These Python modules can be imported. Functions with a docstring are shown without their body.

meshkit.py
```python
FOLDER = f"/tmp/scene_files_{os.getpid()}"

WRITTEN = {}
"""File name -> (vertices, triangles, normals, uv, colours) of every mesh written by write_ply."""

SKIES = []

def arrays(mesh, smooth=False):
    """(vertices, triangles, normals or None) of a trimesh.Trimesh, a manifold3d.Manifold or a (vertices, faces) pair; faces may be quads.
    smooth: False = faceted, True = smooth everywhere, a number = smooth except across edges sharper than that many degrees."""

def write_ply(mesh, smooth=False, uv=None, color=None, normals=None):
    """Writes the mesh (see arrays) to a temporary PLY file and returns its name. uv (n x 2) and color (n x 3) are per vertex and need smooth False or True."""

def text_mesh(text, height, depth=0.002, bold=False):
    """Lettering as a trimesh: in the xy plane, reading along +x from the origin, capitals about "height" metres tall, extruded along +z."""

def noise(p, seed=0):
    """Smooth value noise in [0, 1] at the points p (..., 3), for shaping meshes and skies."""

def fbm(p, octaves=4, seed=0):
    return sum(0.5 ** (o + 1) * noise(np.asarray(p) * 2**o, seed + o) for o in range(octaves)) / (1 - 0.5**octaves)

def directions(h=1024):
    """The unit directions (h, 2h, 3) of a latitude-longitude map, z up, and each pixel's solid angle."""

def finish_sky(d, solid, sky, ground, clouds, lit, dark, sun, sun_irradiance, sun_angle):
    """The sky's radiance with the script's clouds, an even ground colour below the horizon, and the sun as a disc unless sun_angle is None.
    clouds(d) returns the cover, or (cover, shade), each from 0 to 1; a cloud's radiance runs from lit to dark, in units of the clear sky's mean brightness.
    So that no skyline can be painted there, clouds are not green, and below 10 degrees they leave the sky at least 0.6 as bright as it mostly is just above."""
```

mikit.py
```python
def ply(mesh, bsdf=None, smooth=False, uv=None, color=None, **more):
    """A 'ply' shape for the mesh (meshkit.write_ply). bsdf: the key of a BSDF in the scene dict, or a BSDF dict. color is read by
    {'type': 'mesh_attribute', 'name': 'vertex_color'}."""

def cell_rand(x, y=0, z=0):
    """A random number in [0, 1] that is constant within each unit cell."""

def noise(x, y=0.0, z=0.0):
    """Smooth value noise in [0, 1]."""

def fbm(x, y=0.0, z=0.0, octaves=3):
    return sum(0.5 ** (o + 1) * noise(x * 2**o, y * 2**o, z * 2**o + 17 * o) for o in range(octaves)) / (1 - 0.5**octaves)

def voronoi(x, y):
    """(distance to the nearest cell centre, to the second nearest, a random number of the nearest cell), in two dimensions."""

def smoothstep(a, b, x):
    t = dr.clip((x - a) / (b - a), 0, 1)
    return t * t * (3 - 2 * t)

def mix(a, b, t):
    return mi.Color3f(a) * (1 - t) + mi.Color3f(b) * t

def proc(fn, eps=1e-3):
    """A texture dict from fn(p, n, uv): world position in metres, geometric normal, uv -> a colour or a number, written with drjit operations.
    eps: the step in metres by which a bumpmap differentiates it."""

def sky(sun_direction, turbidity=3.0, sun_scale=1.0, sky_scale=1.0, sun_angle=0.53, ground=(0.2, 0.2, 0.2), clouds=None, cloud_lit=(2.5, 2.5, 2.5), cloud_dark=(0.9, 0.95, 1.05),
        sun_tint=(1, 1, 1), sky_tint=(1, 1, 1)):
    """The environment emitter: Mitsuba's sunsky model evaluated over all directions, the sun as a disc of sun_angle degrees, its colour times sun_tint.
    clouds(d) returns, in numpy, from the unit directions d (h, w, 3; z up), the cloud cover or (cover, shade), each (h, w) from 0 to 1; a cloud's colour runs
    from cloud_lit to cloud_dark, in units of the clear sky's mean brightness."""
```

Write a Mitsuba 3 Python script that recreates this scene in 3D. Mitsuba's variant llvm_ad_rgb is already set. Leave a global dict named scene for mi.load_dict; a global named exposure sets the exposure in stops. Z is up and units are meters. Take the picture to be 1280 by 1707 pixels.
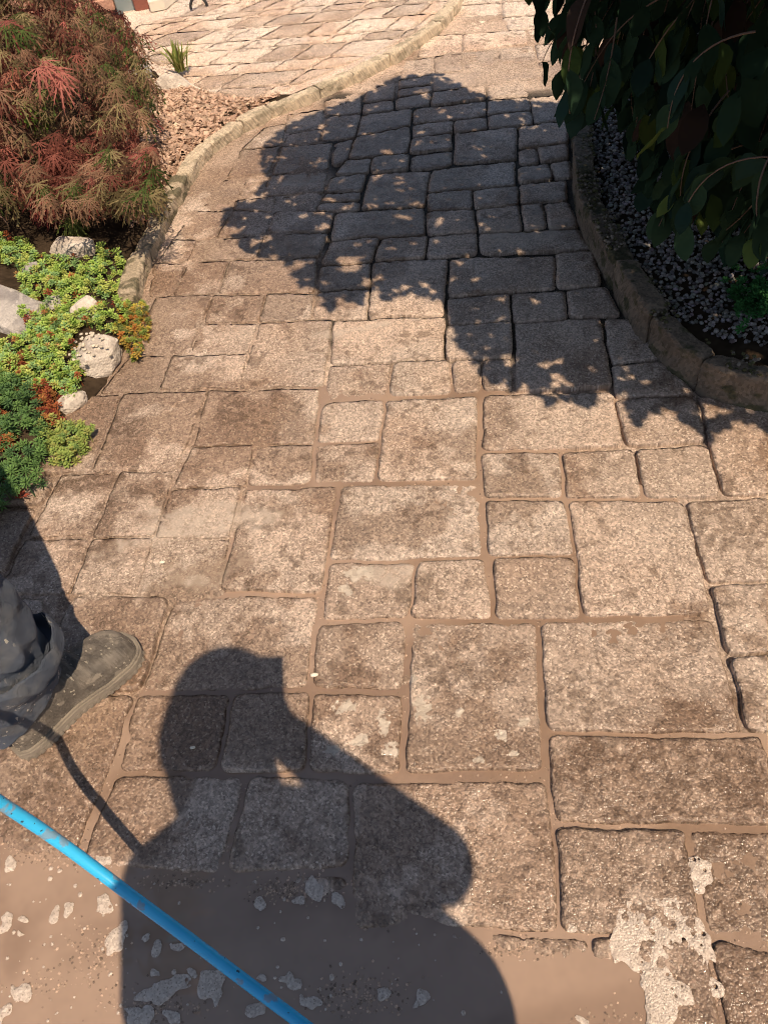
import math, random
import numpy as np, trimesh, manifold3d as mf, shapely
from shapely.geometry import Polygon, LineString, Point, MultiPolygon, box as sbox
from scipy.spatial import Delaunay, cKDTree
import drjit as dr, mitsuba as mi
import mikit, meshkit
from mikit import ply, proc, noise, fbm, voronoi, smoothstep, mix, cell_rand

T = mi.ScalarTransform4f
scene, labels = {}, {}
rng = np.random.default_rng(7)
random.seed(7)

# ---------------------------------------------------------------- camera: a phone held at 1.4 m, tilted down and slightly rolled
CAM_H, PITCH, ROLL, FOC = 1.4, math.radians(49.53), math.radians(9.95), 1280.0
_c, _s = math.cos(PITCH), math.sin(PITCH)
_f, _d, _x = np.array([0, _c, -_s]), np.array([0, -_s, -_c]), np.array([1.0, 0, 0])
CAM = np.array([math.cos(ROLL) * _x + math.sin(ROLL) * _d, -math.sin(ROLL) * _x + math.cos(ROLL) * _d, _f])   # right, down, forward
EYE = np.array([0, 0, CAM_H])
scene['camera'] = {'type': 'perspective', 'fov': 2 * math.degrees(math.atan(640 / FOC)), 'fov_axis': 'x', 'near_clip': 0.02, 'far_clip': 500.0,
                   'to_world': T().look_at(origin=EYE.tolist(), target=(EYE + CAM[2]).tolist(), up=(-CAM[1]).tolist())}
# ---------------------------------------------------------------- sun, high behind the photographer's right shoulder
SUN = np.array([0.226, -0.593, 1.0])
scene['sky'] = mikit.sky(SUN.tolist(), turbidity=3.0, ground=(0.22, 0.19, 0.16), sun_tint=(1.0, 0.96, 0.93), sky_tint=(1.24, 1.0, 0.84), sky_scale=1.0)
exposure = 1.85

# ---------------------------------------------------------------- helpers
def at(px, py, z=0.0):
    """Where the line of sight through a point of the photograph (1280 x 1707) meets the height z."""
    v = np.array([(px - 640) / FOC, (py - 853.5) / FOC, 1.0]) @ CAM
    return EYE + v * ((z - CAM_H) / v[2])

def at2(px, py, z=0.0):
    return at(px, py, z)[:2]

def by_shadow(px, py, z):
    """The point at height z whose shadow falls on the ground at this point of the photograph."""
    return at(px, py) + SUN * z

def seen(p):
    q = (np.atleast_2d(p) - EYE) @ CAM.T
    w = np.where(q[:, 2] > 0.05, q[:, 2], np.nan)
    return np.stack([640 + FOC * q[:, 0] / w, 853.5 + FOC * q[:, 1] / w, q[:, 2]], 1)

def add(key, mesh, bsdf, smooth=True, color=None, label=None, category=None, group=None, kind=None):
    n, k = key, 0
    while n in scene or n in labels:
        k += 1
        n = f'{key}_{k:03d}'
    scene[n] = ply(mesh, bsdf, smooth, None, color)
    tag(n, label, category, group, kind)
    return n

def tag(n, label=None, category=None, group=None, kind=None):
    d = {a: b for a, b in (('label', label), ('category', category), ('group', group), ('kind', kind)) if b}
    if d:
        labels[n] = {**labels.get(n, {}), **d}

def fn(p, octaves=4, seed=0):
    p = np.asarray(p, float)
    if p.shape[-1] == 2:
        p = np.concatenate([p, np.zeros(p.shape[:-1] + (1,))], -1)
    return meshkit.fbm(p, octaves, seed)

def sstep(a, b, x):
    t = np.clip((np.asarray(x, float) - a) / (b - a), 0, 1)
    return t * t * (3 - 2 * t)

def poly(points, z=0.0):
    return Polygon([at2(*p, z) for p in points])

def inside(pg, pts):
    return shapely.contains_xy(pg, pts[:, 0], pts[:, 1])

def join(parts):
    """(vertices, faces, colours) triples into one."""
    v, f, c, o = [], [], [], 0
    for a, b, *k in parts:
        v.append(a); f.append(np.asarray(b) + o); o += len(a)
        if k:
            c.append(np.broadcast_to(k[0], (len(a), 3)))
    return np.vstack(v), np.vstack(f), (np.vstack(c) if c else None)

def tube(points, radius, sides=10, cap=True):
    p = np.asarray(points, float)
    r = np.broadcast_to(radius, (len(p),))
    t = np.gradient(p, axis=0); t /= np.linalg.norm(t, axis=1, keepdims=True) + 1e-12
    ref = np.array([0.13, 0.31, 0.94])
    a = np.cross(t, ref); a /= np.linalg.norm(a, axis=1, keepdims=True) + 1e-12
    b = np.cross(t, a)
    ang = np.arange(sides) * 2 * np.pi / sides
    v = (p[:, None] + r[:, None, None] * (np.cos(ang)[None, :, None] * a[:, None] + np.sin(ang)[None, :, None] * b[:, None])).reshape(-1, 3)
    i, j = np.meshgrid(np.arange(len(p) - 1), np.arange(sides), indexing='ij')
    q = np.stack([i * sides + j, i * sides + (j + 1) % sides, (i + 1) * sides + (j + 1) % sides, (i + 1) * sides + j], -1).reshape(-1, 4)
    f = np.vstack([q[:, [0, 2, 1]], q[:, [0, 3, 2]]])
    if cap:
        n = len(v)
        v = np.vstack([v, p[:1], p[-1:]])
        j = np.arange(sides); jn = (j + 1) % sides; e = (len(p) - 1) * sides
        f = np.vstack([f, np.stack([j * 0 + n, j, jn], 1), np.stack([j * 0 + n + 1, e + jn, e + j], 1)])
    return v, f

def spline(points, n):
    from scipy.interpolate import CubicSpline
    p = np.asarray(points, float)
    t = np.r_[0, np.cumsum(np.linalg.norm(np.diff(p, axis=0), axis=1))]
    return CubicSpline(t, p)(np.linspace(0, t[-1], n))

def height_sheet(pg, step, zfn, skirt=None, seed=0, jit=0.3, edge=None):
    """A triangulated sheet over the polygon pg with heights zfn(points, distance to the edge)."""
    r = np.random.default_rng(seed)
    ring = pg.exterior
    n = max(12, int(ring.length / (edge or step)))
    rings = [np.array([ring.interpolate(k / n, normalized=True).coords[0] for k in range(n)])]
    for h in pg.interiors:
        m = max(8, int(h.length / (edge or step)))
        rings.append(np.array([h.interpolate(k / m, normalized=True).coords[0] for k in range(m)]))
    x0, y0, x1, y1 = pg.bounds
    gx, gy = np.meshgrid(np.arange(x0, x1, step), np.arange(y0, y1, step * 0.87))
    gx[1::2] += step / 2
    g = np.stack([gx.ravel(), gy.ravel()], 1) + r.uniform(-jit, jit, (gx.size, 2)) * step
    g = g[inside(pg.buffer(-step * 0.55), g)] if not pg.buffer(-step * 0.55).is_empty else g[:0]
    pts = np.vstack(rings + [g])
    tri = Delaunay(pts).simplices
    cen = pts[tri].mean(1)
    tri = tri[inside(pg, cen)]
    a, b, c = pts[tri[:, 0]], pts[tri[:, 1]], pts[tri[:, 2]]
    cr = (b - a)[:, 0] * (c - a)[:, 1] - (b - a)[:, 1] * (c - a)[:, 0]
    tri = tri[np.abs(cr) > 1e-12]; cr = cr[np.abs(cr) > 1e-12]
    tri[cr < 0] = tri[cr < 0][:, ::-1]
    d = shapely.distance(pg.boundary, shapely.points(pts))
    v = np.column_stack([pts, zfn(pts, d)])
    if skirt is not None:
        o = 0
        for q in rings:
            k = len(q); i = np.arange(k); j = (i + 1) % k
            low = np.column_stack([q, np.full(k, skirt)]) if np.isscalar(skirt) else np.column_stack([q, skirt(q)])
            base = len(v); v = np.vstack([v, low])
            ccw = Polygon(q).exterior.is_ccw
            if o:
                ccw = not ccw
            A = np.stack([o + i, base + i, base + j], 1); B = np.stack([o + i, base + j, o + j], 1)
            if not ccw:
                A, B = A[:, ::-1], B[:, ::-1]
            tri = np.vstack([tri, A, B]); o += k
    return v, tri

def two(d):
    return {'type': 'twosided', 'bsdf': d}
# ================================================================ materials of the ground
LICHEN = [(575, 1178, .020, .013), (640, 1210, .010, .026), (601, 1232, .017, .012), (557, 1250, .013, .012), (655, 1253, .015, .016), (838, 1222, .012, .012), (872, 1206, .010, .008),
          (764, 1188, .008, .008), (704, 1180, .016, .022), (800, 1266, .010, .006), (857, 1257, .007, .006), (690, 1130, .008, .010), (600, 955, .030, .020), (575, 985, .012, .016)]
LICHEN = [(*at2(a, b), c, d) for a, b, c, d in LICHEN]
DIRT = [(130, 810, .10, .045), (205, 830, .06, .03), (430, 600, .02, .035), (325, 605, .05, .03), (735, 845, .05, .02), (700, 985, .07, .05), (1220, 870, .09, .07), (215, 700, .05, .07), (385, 690, .06, .05),
        (1010, 1270, .09, .05), (1140, 1290, .10, .05), (755, 1120, .08, .05), (965, 1170, .06, .05), (1180, 1420, .08, .10), (690, 560, .08, .03), (160, 920, .06, .05), (985, 790, .04, .02), (455, 860, .06, .05), (1230, 1330, .10, .08)]
DIRT = [(*at2(a, b), c, d) for a, b, c, d in DIRT]
# chalky bloom: dried cement haze on the left-hand setts
BLOOM = [(340, 870, .16, .06), (250, 900, .10, .03), (345, 955, .12, .04), (610, 545, .14, .02), (620, 330, .05, .05), (500, 300, .05, .04), (880, 385, .20, .05), (560, 290, .10, .05), (640, 960, .08, .03)]
BLOOM = [(*at2(a, b), c, d) for a, b, c, d in BLOOM]

def spots(p, lst, wob, soft=0.35):
    m = mi.Float(0)
    for x, y, a, b in lst:
        d = dr.sqrt(dr.square((p.x - x) / a) + dr.square((p.y - y) / b))
        m = dr.maximum(m, 1 - smoothstep(1 - soft, 1 + soft, d + wob))
    return m

def damp(p):
    # where the hosed water has soaked in: ragged darker blotches that run on from stone to stone
    a = fbm(p.x * 2.6 + 3, p.y * 2.6 + 1, 7, 3) + 0.45 * (fbm(p.x * 17, p.y * 17, 8, 4) - 0.5)
    return smoothstep(0.47, 0.58, a + 0.07 * smoothstep(1.5, 0.5, p.y)) * smoothstep(4.2, 3.0, p.y)
def stone_color(tone, grey, seed):
    def f(p, n, uv):
        x, y = p.x + seed * 3.1, p.y - seed * 1.7
        d1, d2, r = voronoi(x * 270, y * 270)
        e1, e2, q = voronoi(x * 125 + 7, y * 125)
        big = fbm(x * 7, y * 7, seed, 3)
        mid = fbm(x * 34, y * 34, seed + 2.5, 3)
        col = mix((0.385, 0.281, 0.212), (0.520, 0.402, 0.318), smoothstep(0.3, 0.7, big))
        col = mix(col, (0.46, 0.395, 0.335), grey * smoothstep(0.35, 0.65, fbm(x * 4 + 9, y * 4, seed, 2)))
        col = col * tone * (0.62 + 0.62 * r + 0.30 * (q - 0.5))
        col = mix(col, (0.74, 0.63, 0.52), smoothstep(0.91, 0.96, r) * 0.5)                 # pale quartz grains
        vein = fbm(x * 105, y * 105, seed + 6, 2)
        col = mix(col, (0.150, 0.100, 0.068), (1 - smoothstep(0.02, 0.075, dr.abs(vein - 0.46))) * 0.5 * smoothstep(0.38, 0.62, fbm(x * 11, y * 11, seed + 8, 2)))   # thread-like hollows
        pit = smoothstep(0.56, 0.70, mid) * smoothstep(0.35, 0.6, fbm(x * 3.3, y * 3.3 + 4, seed, 2))
        dirty = spots(p, DIRT, (fbm(p.x * 26, p.y * 26, 1.5, 3) - 0.5) * 2.4)
        pit = dr.maximum(pit, dirty * smoothstep(0.40, 0.55, fbm(p.x * 70, p.y * 70, 3, 3)))
        col = mix(col, mix((0.115, 0.080, 0.056), (0.21, 0.145, 0.10), r), pit * 0.62)           # grime in the hollows
        col = mix(col, (0.50, 0.42, 0.345), spots(p, BLOOM, (fbm(p.x * 14, p.y * 14, 5, 3) - 0.5) * 2.2) * (0.30 + 0.4 * smoothstep(0.4, 0.6, mid)))
        col = mix(col, col * mi.Color3f(0.69, 0.64, 0.60), damp(p))
        li = spots(p, LICHEN, (fbm(p.x * 120, p.y * 120, 2, 3) - 0.5) * 2.0, 0.18)
        return mix(col, mix((0.46, 0.39, 0.31), (0.60, 0.53, 0.44), q), li * 0.85)
    return f

def stone_bump(seed):
    def f(p, n, uv):
        x, y = p.x + seed * 3.1, p.y - seed * 1.7
        d1, d2, r = voronoi(x * 270, y * 270)
        e1, e2, q = voronoi(x * 125 + 7, y * 125)
        return (1 - d1) * 0.55 + r * 0.5 + (1 - e1) * 0.6 + 1.6 * fbm(x * 55, y * 55, seed, 2)
    return f

def stone_rough(seed):
    def f(p, n, uv):
        return (0.40 + 0.4 * smoothstep(0.35, 0.65, fbm(p.x * 9 + seed, p.y * 9, 4, 3))) * (1 - 0.68 * damp(p))
    return f

for _k, (_tone, _grey) in enumerate([(0.92, 0.20), (0.98, 0.30), (1.03, 0.5), (0.87, 0.12), (1.42, 0.75)]):  # last tone: dry far setts, with glare painted into their paleness
    scene[f'stone_{_k}'] = {'type': 'bumpmap', 'scale': 0.0021, 'arbitrary': proc(stone_bump(_k), 6e-4),
                            'bsdf': {'type': 'principled', 'base_color': proc(stone_color(_tone, _grey, _k)), 'roughness': proc(stone_rough(_k)), 'specular': 0.5}}
    scene[f'stone_{_k}'] = two(scene[f'stone_{_k}'])

SILT = stone_color(0.97, 0.35, 1)
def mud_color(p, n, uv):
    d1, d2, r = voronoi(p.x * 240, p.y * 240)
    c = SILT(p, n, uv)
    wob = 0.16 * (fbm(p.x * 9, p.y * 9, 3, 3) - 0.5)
    dark = smoothstep(-0.04, 0.05, JOINT_SHADE_L[0] * p.x + JOINT_SHADE_L[1] * p.y + JOINT_SHADE_L[2] + wob) * smoothstep(-0.04, 0.05, JOINT_SHADE_N[0] * p.x + JOINT_SHADE_N[1] * p.y + JOINT_SHADE_N[2] + wob) * smoothstep(-0.05, 0.08, JOINT_SHADE_F[0] * p.x + JOINT_SHADE_F[1] * p.y + JOINT_SHADE_F[2] + wob)
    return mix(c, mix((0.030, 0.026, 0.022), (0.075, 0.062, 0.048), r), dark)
# joint soil painted black to carry the tree's shade, sandy silt outside it
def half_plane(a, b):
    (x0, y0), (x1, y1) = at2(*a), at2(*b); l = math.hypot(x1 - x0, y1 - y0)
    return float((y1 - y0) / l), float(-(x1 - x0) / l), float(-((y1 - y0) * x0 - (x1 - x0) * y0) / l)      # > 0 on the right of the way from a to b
JOINT_SHADE_L, JOINT_SHADE_N, JOINT_SHADE_F = half_plane((525, 640), (545, 230)), half_plane((1250, 660), (700, 590)), half_plane((560, 150), (900, 150))
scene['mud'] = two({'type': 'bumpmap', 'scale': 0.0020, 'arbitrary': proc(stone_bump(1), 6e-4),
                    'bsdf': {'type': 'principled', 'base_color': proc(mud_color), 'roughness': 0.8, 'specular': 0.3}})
def water_color(p, n, uv):
    w = smoothstep(0.25, 0.75, fbm(p.x * 5 + 3 * fbm(p.x * 3, p.y * 3, 1, 2), p.y * 8, 0, 4))
    return mix((0.240, 0.164, 0.118), (0.340, 0.242, 0.180), w) * (0.96 + 0.08 * fbm(p.x * 60, p.y * 60, 2, 2))
scene['muddy_water'] = two({'type': 'bumpmap', 'scale': 0.0020, 'arbitrary': proc(lambda p, n, uv: fbm(p.x * 14 + fbm(p.x * 6, p.y * 6, 2, 2) * 2, p.y * 22, 1, 3), 2e-3),
                            'bsdf': {'type': 'principled', 'base_color': proc(water_color), 'roughness': 0.06, 'specular': 0.5}})

# ================================================================ the drive: stones, read off the photograph corner by corner (TL TR BR BL)
S = '''530,1038 678,1035 672,1152 518,1150|520,1155 672,1155 668,1290 510,1288|683,1035 895,1034 912,1288 672,1290|290,990 535,990 515,1150 232,1152|120,992 288,990 232,1152 50,1152
230,1153 388,1153 362,1288 192,1288|388,1153 518,1152 508,1290 362,1288|20,1152 230,1153 132,1430 -140,1430|195,1290 414,1290 372,1458 135,1442|414,1290 585,1298 578,1450 374,1458
585,1297 918,1297 935,1555 580,1545|912,1222 1272,1225 1300,1377 925,1376|925,1377 1145,1380 1178,1562 935,1556|1145,1380 1310,1380 1365,1600 1178,1562
897,1033 1192,1028 1240,1222 912,1222|1180,972 1300,970 1325,1088 1214,1090|1214,1090 1325,1088 1350,1222 1243,1224|945,833 1143,830 1190,1028 973,1032|1143,830 1290,825 1310,970 1178,972
802,754 935,752 942,831 803,832|803,832 942,832 957,926 810,928|818,928 957,926 973,1032 823,1033|565,808 797,800 806,930 545,935|545,935 692,932 683,1034 533,1034|692,932 808,929 823,1033 683,1034
408,812 565,808 540,988 365,986|256,897 382,898 362,987 232,989|283,815 403,813 382,898 256,897|152,897 256,897 232,990 120,992|40,897 152,897 120,992 -10,994|100,788 200,786 150,897 45,897|200,786 292,783 256,897 150,897
320,745 425,742 408,812 285,815|425,742 528,738 518,806 408,812|528,738 636,735 625,803 518,806|643,667 797,660 798,800 627,804|535,668 643,665 636,735 528,738|346,652 533,645 525,738 320,745|205,655 346,653 293,783 152,786|120,656 205,655 152,786 50,788
215,592 288,592 264,650 165,655|288,592 415,590 400,648 264,650|337,540 430,538 415,590 317,590|352,491 445,490 432,537 337,540|262,492 352,491 317,590 215,592|432,537 555,533 540,643 402,646|445,490 525,487 520,533 432,537
560,352 706,343 710,391 549,400|549,400 634,395 623,436 532,441|634,395 713,391 707,429 623,436|713,391 795,386 794,423 707,429|532,441 622,436 617,479 527,483|622,436 748,428 742,526 612,529|527,483 617,479 612,530 521,533
555,533 741,526 741,598 548,606|548,606 655,600 650,660 537,668|655,600 752,597 756,656 650,660|754,598 803,597 803,653 756,656|803,597 853,595 856,650 803,653|743,541 852,535 854,595 742,598|747,492 850,486 852,535 743,541|748,428 925,423 928,480 747,492
850,486 943,480 948,530 852,535|925,423 990,415 1005,475 928,480|943,480 1010,475 1035,525 948,530|853,536 1001,529 1023,645 857,651|803,655 1026,650 1040,742 802,753|1003,529 1075,525 1110,600 1016,607|1016,607 1110,600 1165,658 1025,662|1026,662 1160,658 1183,738 1043,742|1162,658 1310,655 1330,822 1203,826
935,752 1058,745 1070,828 943,832|1058,744 1184,740 1202,826 1070,828|382,434 530,428 525,486 362,490|315,437 382,434 362,490 288,492|255,438 315,437 288,492 250,494|288,400 330,399 315,437 262,438|330,399 440,392 428,430 315,437|440,390 549,385 532,428 428,430|320,352 385,349 358,397 288,400|385,349 457,352 443,389 358,397|457,351 560,351 549,384 443,389
552,292 613,287 606,317 540,321|540,321 606,317 602,332 533,336|533,336 602,332 600,348 525,352|616,288 718,281 708,343 600,348|718,281 860,266 862,307 710,320|710,320 788,314 788,346 708,352|788,314 863,307 866,339 790,346|706,351 793,346 796,386 711,391|793,346 867,338 871,384 796,386
867,338 906,335 910,381 871,384|906,335 948,330 966,378 910,381|796,387 968,380 988,415 795,423|862,209 950,199 950,236 863,246|862,247 895,243 897,270 862,275|895,243 950,236 950,263 897,270|862,277 914,270 923,297 864,305|914,270 952,263 956,295 923,297|864,305 945,297 948,330 867,338
756,220 860,209 862,264 754,273|685,255 754,247 754,274 683,282|685,228 755,220 754,247 683,254|687,205 757,198 756,220 685,228|757,198 813,191 815,213 756,220|813,190 886,183 890,207 815,213|812,165 881,160 886,184 812,190|690,179 812,165 812,190 687,205|881,160 945,154 950,199 890,207
721,151 808,140 811,164 717,175|660,161 720,152 717,175 657,181|662,146 720,138 721,151 660,161|662,131 721,122 721,138 662,146|808,140 877,133 881,160 811,164|610,150 661,132 657,163 605,170|605,170 657,163 657,181 602,188|602,188 689,178 684,207 592,227|592,227 684,207 682,253 577,265|575,265 620,261 614,288 552,292|620,261 685,253 684,282 616,288
540,192 602,188 592,228 533,236|478,223 537,212 533,236 470,243|470,243 555,236 546,281 452,290|555,236 592,228 577,265 548,281|450,290 547,281 540,320 437,328|460,327 540,321 525,352 452,355|400,250 470,242 448,290 375,297|372,298 412,295 392,333 345,338|412,295 450,290 437,328 392,333|345,338 392,333 385,350 322,353|392,333 460,327 455,353 385,350
440,212 478,205 470,242 400,250|478,190 540,180 537,212 474,223|540,165 605,150 603,188 540,192|672,100 720,92 721,122 662,131|720,92 769,86 771,117 721,122|769,86 830,80 832,108 771,117|830,80 890,73 896,102 832,108|721,122 806,112 808,140 721,151|806,112 896,102 903,131 808,140|703,60 770,55 769,86 693,96|770,55 876,47 882,73 769,86
733,35 837,28 845,50 713,58|837,28 930,20 937,43 845,50|755,8 835,2 838,28 735,35|835,2 930,-5 935,20 838,28|768,-18 835,-25 836,2 756,8|835,-25 930,-32 932,-5 836,2|876,47 937,43 945,70 882,73|890,73 945,70 955,100 896,102|896,102 955,99 962,128 903,131
360,1462 580,1456 560,1640 322,1640|580,1549 978,1556 992,1760 566,1760|978,1556 1180,1563 1222,1765 992,1760|1180,1563 1365,1602 1430,1770 1222,1765|130,1447 360,1462 322,1640 55,1640|-150,1432 130,1447 55,1640 -270,1640|50,1645 322,1645 292,1830 -40,1830|322,1645 566,1645 562,1835 292,1830|-300,1645 50,1645 -40,1830 -420,1830'''
STONES = [Polygon([at2(*map(float, c.split(','))) for c in q.split()]) for r in S.split('\n') for q in r.split('|')]

PUDDLE = poly([(-500, 1385), (-60, 1400), (10, 1375), (45, 1412), (85, 1396), (120, 1440), (165, 1428), (210, 1452), (380, 1462), (588, 1480), (592, 1550), (925, 1562), (1000, 1568), (1090, 1600), (1180, 1655), (1230, 1760), (1300, 2300), (-500, 2300)])
def basin(p):
    p = np.asarray(p)[:, :2]
    q = shapely.points(p)
    d = shapely.distance(PUDDLE.boundary, q) * np.where(shapely.contains(PUDDLE, q), 1, -1)
    return (0.0135 - 0.0075 * sstep(0.20, 0.36, p[:, 0])) * sstep(-0.02, 0.045, d + 0.13 * (fn(p * 7, 5, 5) - 0.5)) + 0.010 * (fn(p * 7, 3, 6) - 0.5) * sstep(0, 0.05, d)

WET = poly([(-200, 1380), (180, 1240), (350, 960), (390, 790), (500, 640), (830, 640), (1000, 790), (1130, 820), (1150, 1215), (1290, 1222), (1400, 1800), (-300, 1900)])
LEFT = poly([(60, 1000), (150, 780), (250, 480), (400, 180), (560, 190), (480, 420), (520, 520), (480, 640), (390, 800), (350, 960)])
SUNNY_TOP = poly([(560, 170), (700, 120), (830, 150), (960, 150), (960, -60), (700, -60)])

def relief(p, amp=1.0):
    return amp * (0.0050 * (fn(p * 13, 3, 2) - 0.5) + 0.0052 * (fn(p * 48, 3, 3) - 0.5) + 0.0040 * (fn(p * 150, 2, 4) - 0.5))

def lay_stone(key, pg, mat, seed, gap, sunk=0.0, flat=1.0, skirt=-0.035, fine=True, wave=1.0):
    r = np.random.default_rng(seed)
    cx, cy = pg.centroid.coords[0]
    depth = math.dist((cx, cy, 0), EYE)
    rad = r.uniform(0.008, 0.018) if not LEFT.contains(Point(cx, cy)) else r.uniform(0.002, 0.006)
    q = pg.buffer(-gap / 2 - rad, join_style=2).buffer(rad, quad_segs=4)
    if isinstance(q, MultiPolygon):
        q = max(q.geoms, key=lambda g: g.area)
    if q.area < 4e-4:
        return
    step = min(0.0042 * depth, 0.03) if fine else 0.05
    ring = q.exterior
    n = max(16, int(ring.length / step))
    e = np.array([ring.interpolate(k / n, normalized=True).coords[0] for k in range(n)])
    e += wave * 0.007 * np.stack([fn(e * 40, 3, 11) - 0.5, fn(e * 40, 3, 12) - 0.5], 1) + wave * 0.012 * np.stack([fn(e * 9, 2, 13) - 0.5, fn(e * 9, 2, 14) - 0.5], 1)
    w = Polygon(e).buffer(0)
    if isinstance(w, MultiPolygon):
        w = max(w.geoms, key=lambda g: g.area)
    off, tx, ty = r.normal(0, 0.0013) * flat, r.normal(0, 0.008) * flat, r.normal(0, 0.008) * flat
    br, be = r.uniform(0.008, 0.017), r.uniform(0.0016, 0.0042) * (0.35 if LEFT.contains(Point(cx, cy)) else 1)
    def z(p, d):
        t = np.clip(1 - d / br, 0, 1)
        return off + tx * (p[:, 0] - cx) + ty * (p[:, 1] - cy) + relief(p) - be * t * t * t - sunk - basin(p)
    v, f = height_sheet(w, step, z, skirt, seed)
    add(key, (v, f), mat, True)

import shapely.affinity
DRIVE = []
for i, pg in enumerate(STONES):
    c = np.array(pg.centroid.coords[0])
    left, top = LEFT.contains(Point(c)), SUNNY_TOP.contains(Point(c))
    gap = 0.003 if left else 0.005 if top else 0.0078 if c[1] < 1.75 else 0.0056
    pg = shapely.affinity.translate(pg, *rng.normal(0, 0.0014, 2)) if not left else pg
    mat = f'stone_{[0, 0, 3, 1][int(rng.integers(4))] if c[1] < 1.0 else [1, 1, 2, 0][int(rng.integers(4))] if c[1] < 2.2 else [1, 2, 2][int(rng.integers(3))]}'
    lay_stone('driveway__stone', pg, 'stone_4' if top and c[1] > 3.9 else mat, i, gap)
    DRIVE.append(pg)
taken = shapely.union_all([p.buffer(0.002) for p in DRIVE])

# more of the same setts where the frame ends, so that the drive goes on beside and behind the camera
def more_setts(area, seed, ang=-11.8, sx=0.27, sy=0.2):
    r = np.random.default_rng(seed)
    a = math.radians(ang)
    u, w = np.array([math.cos(a), math.sin(a)]), np.array([-math.sin(a), math.cos(a)])
    o = np.array(area.centroid.coords[0])
    y = -3.0
    while y < 3.0:
        h = sy * r.uniform(0.8, 1.35); x = -3.0 + r.uniform(0, sx)
        while x < 3.0:
            b = sx * r.uniform(0.6, 1.3)
            yield Polygon([o + u * p + w * q for p, q in ((x, y), (x + b, y), (x + b, y + h), (x, y + h))])
            x += b
        y += h
margin = poly([(-420, 1000), (-60, 1000), (60, 780), (40, 1150), (1300, 650), (1480, 760), (1620, 1300), (1650, 2000), (-700, 2000)]).union(poly([(-100, 800), (100, 800), (60, 1150), (-300, 1150)])).union(poly([(1290, 700), (1500, 700), (1600, 2000), (1200, 2000)]))
margin = margin.union(poly([(925, -60), (1200, -60), (1130, 110), (955, 165), (945, 90)])).buffer(0).difference(taken)
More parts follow.
